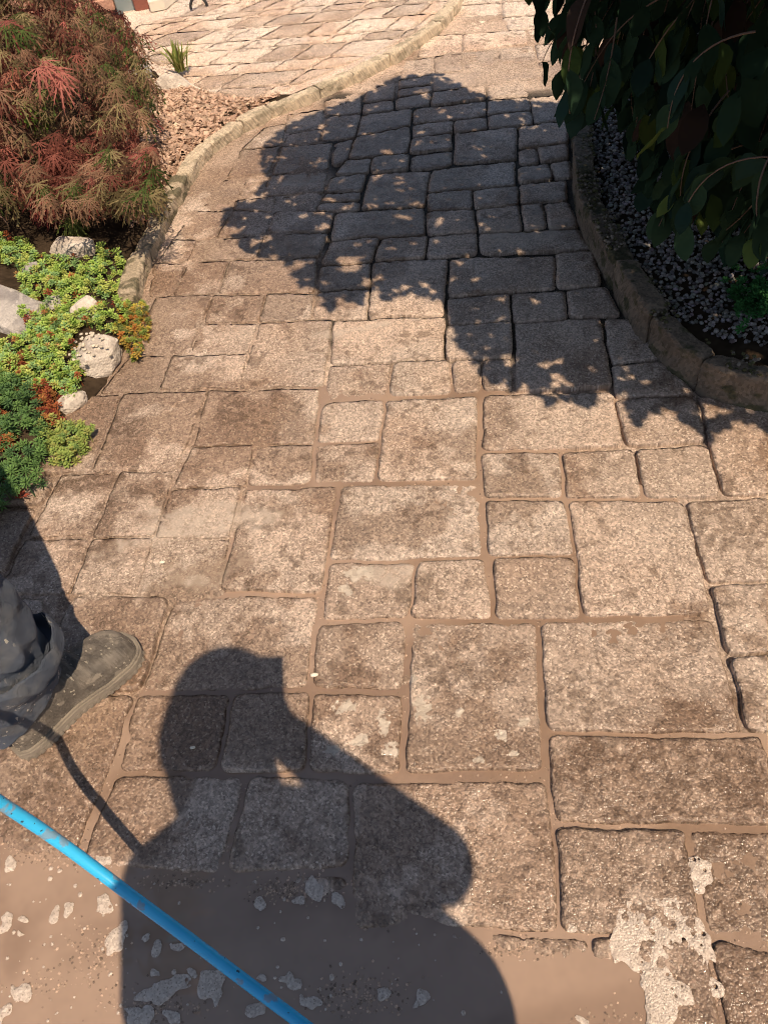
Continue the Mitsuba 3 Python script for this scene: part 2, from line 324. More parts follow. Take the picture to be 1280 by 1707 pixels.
for i, pg in enumerate(more_setts(margin, 3)):
    q = pg.intersection(margin)
    if isinstance(q, Polygon) and q.area > 0.012:
        lay_stone('driveway__stone', q, f'stone_{i % 2}', 500 + i, 0.0125)
        DRIVE.append(q)

# ---------------------------------------------------------------- the neighbouring drive up on the left, its courses running askew
UPPER = poly([(222, 22), (215, -120), (800, -120), (757, -8), (735, 22), (700, 47), (660, 71), (620, 88), (580, 104), (530, 126), (480, 146), (430, 168), (395, 160), (345, 150), (318, 138), (285, 118), (236, 92), (224, 55)])
rows = [-128, -95, -65, -40, -18, 2, 13, 34, 59, 74, 101, 120, 147, 172]
for a, b in zip(rows, rows[1:]):
    x = 90 + rng.uniform(0, 60)
    while x < 900:
        wd = rng.uniform(52, 100) * (1 - 0.0012 * (110 - a))
        def pt(xx, yy):
            k = -1.25 - (700 - xx) * 0.0022
            return at2(xx + k * (yy - 60), yy - 0.07 * (xx - 500))
        q = Polygon([pt(x, a), pt(x + wd, a), pt(x + wd, b), pt(x, b)]).buffer(0).intersection(UPPER)
        if isinstance(q, Polygon) and q.area > 0.006:
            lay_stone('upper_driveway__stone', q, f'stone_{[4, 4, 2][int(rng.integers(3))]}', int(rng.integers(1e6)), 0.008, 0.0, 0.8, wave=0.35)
        x += wd

# ---------------------------------------------------------------- what fills the joints, the hosed water standing in them, and the ground to the horizon
BED = poly([(-900, 2300), (-420, 980), (0, 800), (150, 640), (235, 470), (300, 330), (345, 262), (440, 195), (560, 140), (650, 102), (745, 40), (790, -120), (1220, -120), (1140, 120), (985, 175), (985, 240), (985, 330), (1030, 440), (1100, 540), (1200, 600), (1500, 640), (1900, 2300)]).buffer(0)
def bed_z(p, d):
    q = shapely.points(p)
    dl = shapely.distance(LEFT, q); dt = shapely.distance(SUNNY_TOP, q)
    shallow = np.maximum(1 - sstep(0.0, 0.12, dl), 1 - sstep(0.0, 0.15, dt))
    return 0.0055 * (fn(p * 13, 3, 2) - 0.5) - 0.0120 + 0.0099 * shallow + 0.019 * (fn(p * 16, 3, 21) - 0.5) * (1 - 0.6 * shallow) + 0.004 * (fn(p * 60, 2, 22) - 0.5) - basin(p)
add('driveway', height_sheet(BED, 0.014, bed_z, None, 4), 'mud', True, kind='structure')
tag('driveway', kind='structure')
UB = UPPER.buffer(0.06)
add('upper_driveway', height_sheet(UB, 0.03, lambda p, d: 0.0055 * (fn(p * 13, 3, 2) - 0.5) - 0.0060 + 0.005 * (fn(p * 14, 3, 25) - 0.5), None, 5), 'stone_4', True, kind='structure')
W = WET.union(PUDDLE).buffer(0).intersection(BED.buffer(-0.02))
W = max(getattr(W, 'geoms', [W]), key=lambda g: g.area)
add('water', height_sheet(W, 0.03, lambda p, d: np.full(len(p), -0.0052), None, 6), 'muddy_water', True, kind='structure')
scene['earth'] = {'type': 'diffuse', 'reflectance': {'type': 'rgb', 'value': (0.16, 0.12, 0.085)}}
g = trimesh.creation.box((160, 160, 0.1)); g.apply_translation((0, 0, -0.13))
add('ground', g, 'earth', False, kind='structure')
# ================================================================ kerbs
def concrete(c0, c1, moss, seed):
    def f(p, n, uv):
        d1, d2, r = voronoi(p.x * 170 + p.z * 60, p.y * 170 + p.z * 90)
        c = mix(c0, c1, fbm(p.x * 14, p.y * 14, p.z * 14 + seed, 3)) * (0.72 + 0.5 * r)
        m = smoothstep(0.52, 0.66, fbm(p.x * 22, p.y * 22, p.z * 22 + 3 + seed, 4))
        return mix(c, mix((0.035, 0.04, 0.018), (0.085, 0.075, 0.035), r), m * moss)
    return f
def rough_bump(a, b):
    return proc(lambda p, n, uv: fbm(p.x * a, p.y * a, p.z * a, 3) + 0.5 * noise(p.x * b, p.y * b, p.z * b), 8e-4)
scene['kerb_pale'] = two({'type': 'bumpmap', 'scale': 0.004, 'arbitrary': rough_bump(60, 260), 'bsdf': {'type': 'principled', 'base_color': proc(concrete((0.44, 0.36, 0.26), (0.56, 0.47, 0.35), 0.35, 0)), 'roughness': 0.85}})
scene['kerb_mossy'] = two({'type': 'bumpmap', 'scale': 0.010, 'arbitrary': rough_bump(50, 180), 'bsdf': {'type': 'principled', 'base_color': proc(concrete((0.115, 0.085, 0.060), (0.235, 0.185, 0.135), 0.9, 4)), 'roughness': 0.85}})

scene['kerb_worn'] = two({'type': 'bumpmap', 'scale': 0.006, 'arbitrary': rough_bump(60, 220), 'bsdf': {'type': 'principled', 'base_color': proc(concrete((0.27, 0.22, 0.15), (0.46, 0.38, 0.28), 0.75, 2)), 'roughness': 0.85}})
def kerb_run(key, path, lengths, width, height, mat, side, seed, lean=0.0):
    """Stones in a row along path (the foot of the face towards the drive); side +1 lays them to the left of the walk."""
    r = np.random.default_rng(seed)
    line = LineString(path)
    s, k = 0.0, 0
    while s < line.length - 0.04:
        L = min(lengths[k % len(lengths)] * r.uniform(0.9, 1.1), line.length - s)
        m = max(6, int(L / 0.012))
        ss = np.linspace(s + 0.003, s + L - 0.003, m)
        P = np.array([line.interpolate(q).coords[0] for q in ss])
        t = np.gradient(P, axis=0); t /= np.linalg.norm(t, axis=1, keepdims=True)
        nn = side * np.stack([-t[:, 1], t[:, 0]], 1)
        h = height * r.uniform(0.93, 1.07); sh = r.normal(0, 0.003); w = width * r.uniform(0.95, 1.05)
        prof = []
        for a in np.linspace(0, 1, 9): prof.append((0.006 * (1 - a), -0.04 + a * (h - 0.010 + 0.04)))
        for a in np.linspace(0, math.pi / 2, 5)[1:]: prof.append((0.010 - 0.010 * math.cos(a), h - 0.010 + 0.010 * math.sin(a)))
        for a in np.linspace(0, 1, 6)[1:]: prof.append((0.010 + a * (w - 0.028), h - 0.004 * a))
        for a in np.linspace(0, math.pi / 2, 4)[1:]: prof.append((w - 0.018 + 0.018 * math.sin(a), h - 0.022 + 0.018 * math.cos(a)))
        prof.append((w, -0.04))
        prof = np.array(prof)
        nv = len(prof)
        end = np.ones(m); end[[0, -1]] = 0.80; end[[1, -2]] = 0.93
        V = np.zeros((m, nv, 3))
        for i in range(m):
            q = prof.copy(); c = np.array([w / 2, h * 0.4])
            q = c + (q - c) * np.array([end[i], end[i]])
            V[i, :, :2] = P[i] + nn[i] * (q[:, :1] + sh + lean * q[:, 1:2])
            V[i, :, 2] = q[:, 1]
        V = V.reshape(-1, 3)
        V += 0.009 * np.stack([fn(V * 22, 3, 31) - 0.5, fn(V * 22, 3, 32) - 0.5, fn(V * 22, 3, 33) - 0.5], 1) + 0.009 * (np.stack([fn(V * 70, 2, 34), fn(V * 70, 2, 35), fn(V * 70, 2, 36)], 1) - 0.5)
        i, j = np.meshgrid(np.arange(m - 1), np.arange(nv - 1), indexing='ij')
        F = np.stack([i * nv + j, (i + 1) * nv + j, (i + 1) * nv + j + 1, i * nv + j + 1], -1).reshape(-1, 4)
        F = np.vstack([F[:, [0, 1, 2]], F[:, [0, 2, 3]]])
        caps = [[b, b + j, b + j + 1][::o] for b, o in ((0, 1), ((m - 1) * nv, -1)) for j in range(1, nv - 1)]
        F = np.vstack([F, caps])
        if side < 0: F = F[:, ::-1]
        add(key + '__stone', (V, F), mat if isinstance(mat, str) else mat[min(k, len(mat) - 1)], 35)
        s += L; k += 1
KL = [(236, 505), (246, 462), (262, 425), (288, 368), (318, 312), (346, 268), (390, 233), (440, 204), (500, 178), (560, 152), (605, 133), (652, 109), (702, 78), (742, 48), (772, 8), (792, -40), (806, -90)]
KLw = spline(np.array([at2(*p) for p in KL]), 160)
kerb_run('kerb', KLw, [0.24, 0.19, 0.22, 0.17, 0.26, 0.20, 0.15], 0.072, 0.050, ['kerb_worn'] * 4 + ['kerb_pale'], 1, 5)
tag('kerb', 'low pale concrete kerb curving away along the left side of the drive', 'kerb')
KR = [(972, 170), (954, 235), (951, 300), (958, 360), (985, 425), (1022, 492), (1062, 560), (1115, 622), (1200, 668), (1300, 690), (1420, 700), (1560, 690)]
KRw = spline(np.array([at2(*p) for p in KR]), 160)
kerb_run('stone_kerb', KRw, [0.40, 0.36, 0.50, 0.30, 0.24, 0.34], 0.066, 0.105, 'kerb_mossy', 1, 6)
tag('stone_kerb', 'mossy rough kerb holding back the gravel under the dark shrub', 'kerb')

# ================================================================ soil of the two beds
scene['soil'] = two({'type': 'bumpmap', 'scale': 0.006, 'arbitrary': rough_bump(60, 200), 'bsdf': {'type': 'diffuse', 'reflectance': proc(lambda p, n, uv: mix((0.026, 0.019, 0.013), (0.070, 0.050, 0.034), fbm(p.x * 40, p.y * 40, 0, 3)))}})
off = lambda line, d: np.array(LineString(line).parallel_offset(d, 'left').coords)
inner = off(KLw, 0.05)
if np.linalg.norm(inner[0] - KLw[0]) > np.linalg.norm(inner[-1] - KLw[0]): inner = inner[::-1]
inner = inner[inner[:, 1] < at2(460, 160)[1]]
LB = Polygon(list(map(tuple, inner)) + [tuple(at2(*p)) for p in [(470, 156), (430, 168), (380, 160), (320, 146), (275, 122), (232, 94), (222, 40)]] + [(-1.45, 5.2), (-3.4, 5.4), (-3.4, 1.2)] +
             [tuple(at2(*p)) for p in [(-150, 905), (-40, 840), (58, 790), (108, 745), (125, 700), (160, 655), (198, 612), (232, 555), (238, 505)]]).buffer(0)
def lb_z(p, d):
    return -0.012 + 0.045 * sstep(0, 0.10, d) + 0.07 * sstep(0.1, 0.8, d) + 0.035 * (fn(p * 9, 3, 41) - 0.5)
add('flower_bed', height_sheet(LB, 0.03, lb_z, None, 8), 'soil', True, kind='structure')
RB = Polygon(list(map(tuple, off(KRw, 0.045))) + [tuple(at2(1560, 690)), (3.2, 1.6), (3.6, 5.5), (2.6, 5.2), (1.75, 3.75), (1.15, 3.30)]).buffer(0)
RB = max(getattr(RB, 'geoms', [RB]), key=lambda q: q.area)
def rb_z(p, d):
    return 0.068 + 0.03 * sstep(0, 0.4, d) + 0.03 * (fn(p * 8, 3, 43) - 0.5) - 0.02 * (1 - sstep(0, 0.05, d))
add('gravel_bed', height_sheet(RB, 0.035, rb_z, None, 9), 'soil', True, kind='structure')
def ground_at(pg, zf, xy):
    xy = np.atleast_2d(xy)
    return zf(xy, shapely.distance(pg.boundary, shapely.points(xy)))

def scatter(pg, n, r):
    x0, y0, x1, y1 = pg.bounds
    out = np.zeros((0, 2))
    while len(out) < n:
        q = np.column_stack([r.uniform(x0, x1, 4 * n), r.uniform(y0, y1, 4 * n)])
        out = np.vstack([out, q[inside(pg, q)]])
    return out[:n]

ICO = trimesh.creation.icosphere(subdivisions=1, radius=1.0)
ICO0 = trimesh.creation.icosphere(subdivisions=0, radius=1.0)
def rand_rot(r):
    q = r.normal(size=4); q /= np.linalg.norm(q)
    return trimesh.transformations.quaternion_matrix(q)[:3, :3]
PEB = [(lambda v: v * (1 + 0.35 * (np.random.default_rng(100 + k).random((len(v), 1)) - 0.5)))(np.array(ICO.vertices if k % 2 else ICO0.vertices)) for k in range(12)]
def pebbles(xy, z, size, cols, r, flat=0.7, odd=None):
    parts = []
    for k in range(len(xy)):
        i = int(r.integers(12)) if odd is None else 2 * int(r.integers(6)) + odd
        v = PEB[i] @ rand_rot(r).T * np.array([1, r.uniform(0.7, 1), flat * r.uniform(0.7, 1.1)])
        a = r.uniform(0, 2 * np.pi); c, s = math.cos(a), math.sin(a)
        v = (v * (size[k] / 2)) @ np.array([[c, s, 0], [-s, c, 0], [0, 0, 1]]) + np.array([xy[k, 0], xy[k, 1], z[k]])
        parts.append((v, (ICO if i % 2 else ICO0).faces, cols[k]))
    return join(parts)

r = np.random.default_rng(20)
MOSS = []
for k in range(1500):
    s = r.uniform(0, LineString(KRw).length); q = LineString(KRw).interpolate(s); q2 = LineString(KRw).interpolate(s + .01)
    t = np.array([q2.x - q.x, q2.y - q.y]); t /= np.linalg.norm(t) + 1e-9; o = r.uniform(.004, .075)
    MOSS.append([q.x - t[1] * o, q.y + t[0] * o, .100 + r.uniform(-.004, .006), o])
MOSS = np.array(MOSS)
MOSS = MOSS[fn(MOSS[:, :2] * 14, 3, 47) > .44]
vc = {'type': 'mesh_attribute', 'name': 'vertex_color'}
scene['pebble'] = two({'type': 'principled', 'base_color': vc, 'roughness': 0.75, 'specular': 0.35})
r = np.random.default_rng(21)
near = poly([(940, 180), (950, 320), (1000, 440), (1110, 560), (1210, 610), (1500, 640), (1600, 300), (1500, 60), (1300, 20), (1000, 40)]).intersection(RB.buffer(-0.015))
near = max(getattr(near, 'geoms', [near]), key=lambda q: q.area)
xy = scatter(near, 21000, r)
z = ground_at(RB, rb_z, xy) + r.uniform(0.0, 0.014, len(xy))
tone = r.uniform(0.11, 0.38, (len(xy), 1)) * np.array([[1.0, 0.91, 0.83]]) * (1 + r.normal(0, 0.05, (len(xy), 3)))
m, f, c = pebbles(xy, z, r.uniform(0.008, 0.017, len(xy)), tone, r, 0.75, 0)
mc = np.where(r.random((len(MOSS), 1)) < .55, [[.075, .070, .028]], [[.20, .165, .13]]) * r.uniform(.6, 1.4, (len(MOSS), 1))
mm, mf2, mcol = pebbles(MOSS[:, :2], MOSS[:, 2], r.uniform(.005, .014, len(MOSS)), mc, r, .7, 0)
add('moss', (mm, mf2), 'pebble', False, mcol, 'moss and grit clinging to the top of the mossy kerb', 'moss', kind='stuff')
add('gravel', (m, f), 'pebble', False, c, 'grey and mauve stone chippings covering the bed under the dark shrub', 'gravel', kind='stuff')

# bark-coloured chippings and leaf litter between the maple and the kerb
r = np.random.default_rng(22)
chip_area = poly([(150, 300), (225, 250), (250, 200), (255, 150), (300, 138), (345, 150), (430, 165), (470, 158), (440, 190), (380, 225), (330, 262), (290, 320), (262, 360), (225, 390), (190, 330)]).intersection(LB.buffer(-0.01))
chip_area = max(getattr(chip_area, 'geoms', [chip_area]), key=lambda q: q.area)
xy = scatter(chip_area, 5200, r)
z = ground_at(LB, lb_z, xy)
CH = np.array([[-1, -1, 0], [1, -.8, 0.2], [.9, 1, 0], [-.8, .9, -.2], [-1, -.6, .5], [1, -1, .6], [1, .8, .5], [-.9, 1, .3]]) * [0.5, 0.28, 0.2]
CF = [[0, 2, 1], [0, 3, 2], [4, 5, 6], [4, 6, 7], [0, 1, 5], [0, 5, 4], [1, 2, 6], [1, 6, 5], [2, 3, 7], [2, 7, 6], [3, 0, 4], [3, 4, 7]]
parts = []
for k in range(len(xy)):
    R_ = trimesh.transformations.euler_matrix(r.normal(0, .35), r.normal(0, .35), r.uniform(0, 6.3))[:3, :3]
    s = r.uniform(0.012, 0.034)
    b = r.uniform(0.5, 1.15)
    col = np.array([0.58, 0.405, 0.305]) * b if r.random() < 0.7 else np.array([0.62, 0.46, 0.34]) * b if r.random() < .6 else np.array([0.30, 0.19, 0.13]) * b
    parts.append((CH @ R_.T * s + [xy[k, 0], xy[k, 1], z[k] + r.uniform(0.001, 0.010)], CF, col))
m, f, c = join(parts)
scene['litter'] = two({'type': 'diffuse', 'reflectance': vc})
add('bark_chippings', (m, f), 'litter', False, c, 'pinkish tan bark chippings strewn between the maple and the pale kerb', 'bark chippings', kind='stuff')

# ---------------------------------------------------------------- rocks
def rock_color(base, dark, seed):
    def f(p, n, uv):
        a = fbm(p.x * 20 + seed, p.y * 20, p.z * 20, 4)
        v = smoothstep(0.55, 0.6, fbm(p.x * 60, p.y * 25 + seed, p.z * 60, 3))
        return mix(mix(dark, base, smoothstep(0.3, 0.65, a)), [1.25 * q for q in base], 0.5 * v) * (0.85 + 0.3 * noise(p.x * 220, p.y * 220, p.z * 220))
    return f
scene['rock_grey'] = two({'type': 'bumpmap', 'scale': 0.006, 'arbitrary': rough_bump(45, 200), 'bsdf': {'type': 'principled', 'base_color': proc(rock_color((0.42, 0.39, 0.36), (0.26, 0.24, 0.23), 0)), 'roughness': 0.8}})
scene['rock_pale'] = two({'type': 'bumpmap', 'scale': 0.005, 'arbitrary': rough_bump(55, 240), 'bsdf': {'type': 'principled', 'base_color': proc(rock_color((0.56, 0.50, 0.43), (0.38, 0.33, 0.28), 5)), 'roughness': 0.8}})
BASE = trimesh.creation.icosphere(subdivisions=4, radius=1.0)
def rock(px, py, sx, sy, sz, rot, mat, seed, label, dz=0.0, zc=0.03):
    v = np.array(BASE.vertices)
    v = np.sign(v) * np.abs(v) ** 0.8
    v *= 1 + 0.5 * (fn(v * 1.1 + seed, 3, seed)[:, None] - 0.5) + 0.16 * (fn(v * 4 + seed, 3, seed + 1)[:, None] - 0.5)
    q = np.random.default_rng(seed)
    for _ in range(7):                                                  # flats where the stone has split
        n = q.normal(size=3); n[2] = abs(n[2]); n /= np.linalg.norm(n); h = q.uniform(0.62, 0.85)
        e = np.maximum(v @ n - h, 0)
        v -= 0.85 * e[:, None] * n
    v *= np.array([sx, sy, sz]) / 2
    c, s = math.cos(rot), math.sin(rot)
    v = v @ np.array([[c, s, 0], [-s, c, 0], [0, 0, 1]])
    o = at(px, py, zc)
    v += [o[0], o[1], zc + dz]
    add('rock', (v, BASE.faces), mat, 50, None, label, 'rock', 'rocks among the stonecrop')
    return o
rock(6, 522, .24, .33, .17, 0.5, 'rock_grey', 1, 'largest grey rock, at the left edge among the stonecrop', 0, .04)
rock(146, 514, .10, .075, .08, 0.2, 'rock_pale', 2, 'small rounded pale rock ringed by green stonecrop', 0, .06)
rock(164, 592, .12, .165, .13, -0.35, 'rock_pale', 3, 'rock carrying a heap of small pale pebbles at the edge of the drive', 0, .035)
rock(116, 412, .19, .085, .09, -0.3, 'rock_pale', 4, 'long pale rock under the drooping front of the maple', 0, .06)
rock(288, 142, .20, .13, .11, 0.2, 'rock_pale', 5, 'whitish split rock beside the maple where the chippings begin', 0, .04)
rock(118, 668, .085, .07, .06, 0.4, 'rock_pale', 6, 'small flat rock between red stonecrop and the drive', 0, .015)
rock(52, 452, .08, .06, .07, 0.1, 'rock_grey', 7, 'grey rock just behind the largest one, half under a rosette', 0, .06)
rock(90, 503, .06, .05, .05, 0.9, 'rock_grey', 8, 'little dull rock between the largest grey rock and the rounded one', 0, .05)
rock(232, 122, .13, .09, .09, 0.6, 'rock_grey', 9, 'blue grey rock half hidden under the right edge of the maple', 0, .05)
r = np.random.default_rng(31)
pp = []
tree = trimesh.Trimesh(*[meshkit.WRITTEN[scene['rock_002']['filename']][k] for k in (0, 1)], process=False)
tv = np.array(tree.vertices)
for k in range(60):
    a = at(r.normal(143, 17), r.normal(568, 22), .09)
    i = np.linalg.norm(tv[:, :2] - a[:2], axis=1)
    if i.min() < 0.012:
        near_ = tv[i < 0.018]; pp.append([a[0], a[1], near_[:, 2].max() + r.uniform(-.002, .005)])
pp = np.array(pp)
m, f, c = pebbles(pp[:, :2], pp[:, 2], r.uniform(.007, .013, len(pp)), np.array([[.56, .50, .40]]) * r.uniform(.75, 1.15, (len(pp), 1)), r, 0.6, 1)
add('pale_pebbles', (m, f), 'pebble', True, c, 'cream pebbles heaped on the rock at the edge of the drive', 'pebbles', kind='stuff')

# ================================================================ stonecrop: rosettes of small fleshy leaves
scene['fleshy'] = {'type': 'principledthin', 'base_color': vc, 'roughness': 0.45, 'diff_trans': 0.5, 'spec_trans': 0.0}
def fleshy_leaf(L, w, t):
    v = np.array([[0, 0, 0], [-w * .6, L * .35, t * .6], [w * .6, L * .35, t * .6], [-w, L * .75, t], [w, L * .75, t], [0, L, t * .4], [0, L * .6, t * 1.9]])
    f = np.array([[0, 2, 6], [0, 6, 1], [1, 6, 3], [2, 4, 6], [3, 6, 5], [6, 4, 5]])
    return v, f
def rosette(o, size, up, col, r, layers=(6, 5, 4), slim=1.0):
    parts = []
    up = up / np.linalg.norm(up)
    ax = np.cross(up, [0.3, 0.9, 0.2]); ax /= np.linalg.norm(ax); ay = np.cross(up, ax)
    for li, n in enumerate(layers):
        tilt = (0.15, 0.6, 1.05)[li % 3] + r.normal(0, .08); L = size * (0.55, 0.45, 0.3)[li % 3]
        for k in range(n):
            a = 2 * np.pi * (k + r.uniform(-.2, .2) + li * .5) / n
            v, f = fleshy_leaf(L * r.uniform(.85, 1.15), L * .26 * slim, L * .10)
            d = math.cos(a) * ax + math.sin(a) * ay
            e = math.cos(tilt) * d + math.sin(tilt) * up
            nn = math.cos(tilt) * up - math.sin(tilt) * d
            sd = np.cross(e, nn)
            w = v[:, :1] * sd + v[:, 1:2] * e + v[:, 2:] * nn + o + up * size * 0.12 * li
            parts.append((w, f, np.clip(col * r.uniform(.8, 1.2) * (1 + .12 * li), 0, 1)))
    return parts
GREENS = [np.array(c) for c in ((.30, .43, .10), (.37, .50, .13), (.27, .42, .17), (.44, .50, .14))]
REDS = [np.array(c) for c in ((.34, .11, .05), (.40, .19, .07), (.27, .07, .045), (.46, .30, .12))]
def patch(key, areas, cols, n, size, label, seed, lift=(.0, .042), slim=.78, layers=(6, 5, 4), up0=(0, 0, 1), extra=None):
    r = np.random.default_rng(seed)
    pg = shapely.union_all([poly(a, .05) for a in areas]).buffer(0)
    xy = []
    while len(xy) < n:
        q = scatter(pg, 1, r)[0]
        xy.append(q)
    parts = []
    for q in xy:
        z0 = float(ground_at(LB, lb_z, q)[0]) if LB.contains(Point(q)) else 0.0
        o = np.array([q[0], q[1], z0 + r.uniform(*lift)])
        col = cols[int(r.integers(len(cols)))]
        if extra is not None and r.random() < extra[0]:
            col = extra[1][int(r.integers(len(extra[1])))]
        parts += rosette(o, r.uniform(*size), np.array(up0) + r.normal(0, .35, 3) * [1, 1, .2], col, r, layers, slim)
        if r.random() < .5:
            parts.append((*tube([[q[0], q[1], z0 - .01], o], .0018, 4, False), col * .7))
    m, f, c = join(parts)
    add(key, (m, f), 'fleshy', False, c, label, 'stonecrop', kind='stuff')
TOPP = [(150, 440), (175, 415), (205, 415), (205, 450), (212, 500), (205, 520), (180, 490), (130, 480), (95, 500), (70, 470), (95, 440)]
patch('stonecrop', [TOPP, [(95, 520), (120, 480), (190, 520), (205, 540), (170, 550), (120, 545), (85, 570)], [(0, 420), (50, 410), (70, 440), (60, 500), (100, 560), (60, 590), (40, 480), (25, 455), (0, 450)], [(60, 430), (110, 440), (120, 520), (60, 520)]], GREENS, 640, (.022, .036), 'lime green stonecrop spreading round the small pale rocks', 41, extra=(.06, REDS))
patch('stonecrop', [[(0, 590), (60, 560), (90, 575), (130, 580), (135, 620), (120, 660), (70, 640), (30, 650), (0, 640)], [(40, 520), (110, 520), (130, 580), (60, 600)], [(-60, 590), (20, 580), (60, 640), (-40, 640)]], GREENS, 520, (.022, .036), 'lime green stonecrop below the largest grey rock', 42, extra=(.10, REDS))
patch('stonecrop', [[(205, 500), (240, 498), (243, 540), (225, 585), (200, 570), (190, 545)]], [np.array(c) for c in ((.40, .28, .07), (.46, .20, .06), (.22, .28, .07), (.50, .42, .08), (.18, .22, .07))], 150, (.018, .030), 'yellow and rust coloured stonecrop spilling over the end of the kerb', 43, slim=.8)
patch('stonecrop', [[(60, 640), (95, 640), (98, 690), (70, 700), (55, 670)], [(0, 690), (20, 700), (25, 740), (0, 750)], [(15, 605), (48, 600), (55, 630), (30, 635)]], REDS[:3], 170, (.016, .026), 'dark red stonecrop in the lower part of the bed', 44, slim=.7)
patch('stonecrop', [[(62, 700), (85, 690), (130, 700), (150, 705), (135, 730), (110, 760), (75, 752), (60, 730)]], [np.array(c) for c in ((.28, .36, .10), (.20, .30, .10), (.36, .38, .12))], 170, (.020, .032), 'pale green clump of stonecrop creeping out over the drive', 45, slim=.8)
patch('stonecrop', [[(-60, 640), (40, 635), (70, 680), (68, 750), (66, 800), (0, 840), (-120, 880), (-160, 700)]], [np.array(c) for c in ((.12, .22, .075), (.16, .28, .09), (.09, .17, .07))], 420, (.030, .048), 'blue green needle-leaved stonecrop at the left edge', 46, (.01, .06), slim=.42, layers=(9, 8, 6), extra=(.03, REDS))

# ================================================================ cut-leaved maple
scene['maple_leaf'] = {'type': 'principledthin', 'base_color': vc, 'roughness': 0.5, 'diff_trans': 0.7, 'spec_trans': 0.0}
def maple_leaf(L, r):
    """Seven finely cut drooping lobes."""
    parts = []
    for k, a in enumerate(np.radians([-96, -60, -30, 0, 30, 60, 96])):
        l = L * (0.62, 0.85, 0.97, 1.0, 0.97, 0.85, 0.62)[k] * r.uniform(.85, 1.1)
        u = np.array([math.sin(a), math.cos(a), 0]); s = np.array([math.cos(a), -math.sin(a), 0])
        t = np.linspace(0, 1, 5); w = l * np.array([.014, .028, .032, .024, .0])
        droop = -0.75 * t ** 2 * l + r.normal(0, .05) * l * t
        c = u * (t * l)[:, None] * np.array([1, 1, 0]) + np.column_stack([0 * t, 0 * t, droop])
        v = np.vstack([c - s * w[:, None], c + s * w[:, None]])
        f = []
        for i in range(4):
            f += [[i, i + 6, i + 1], [i, i + 5, i + 6]] if i < 3 else [[i, i + 5, i + 1]]
        for i in (1, 2, 3):
            for sg, b in ((-1, 0), (1, 5)):
                tip = c[i] + u * l * .17 + sg * s * l * (.11, .10, .07)[i - 1] + np.array([0, 0, -.05 * l])
                q = c[i] + (c[i + 1] - c[i]) * .35 + sg * s * w[i] * .8
                f.append([b + i, len(v), len(v) + 1] if sg < 0 else [b + i, len(v) + 1, len(v)]); v = np.vstack([v, tip, q])
        parts.append((v, f))
    v, f, _ = join(parts)
    return v, f
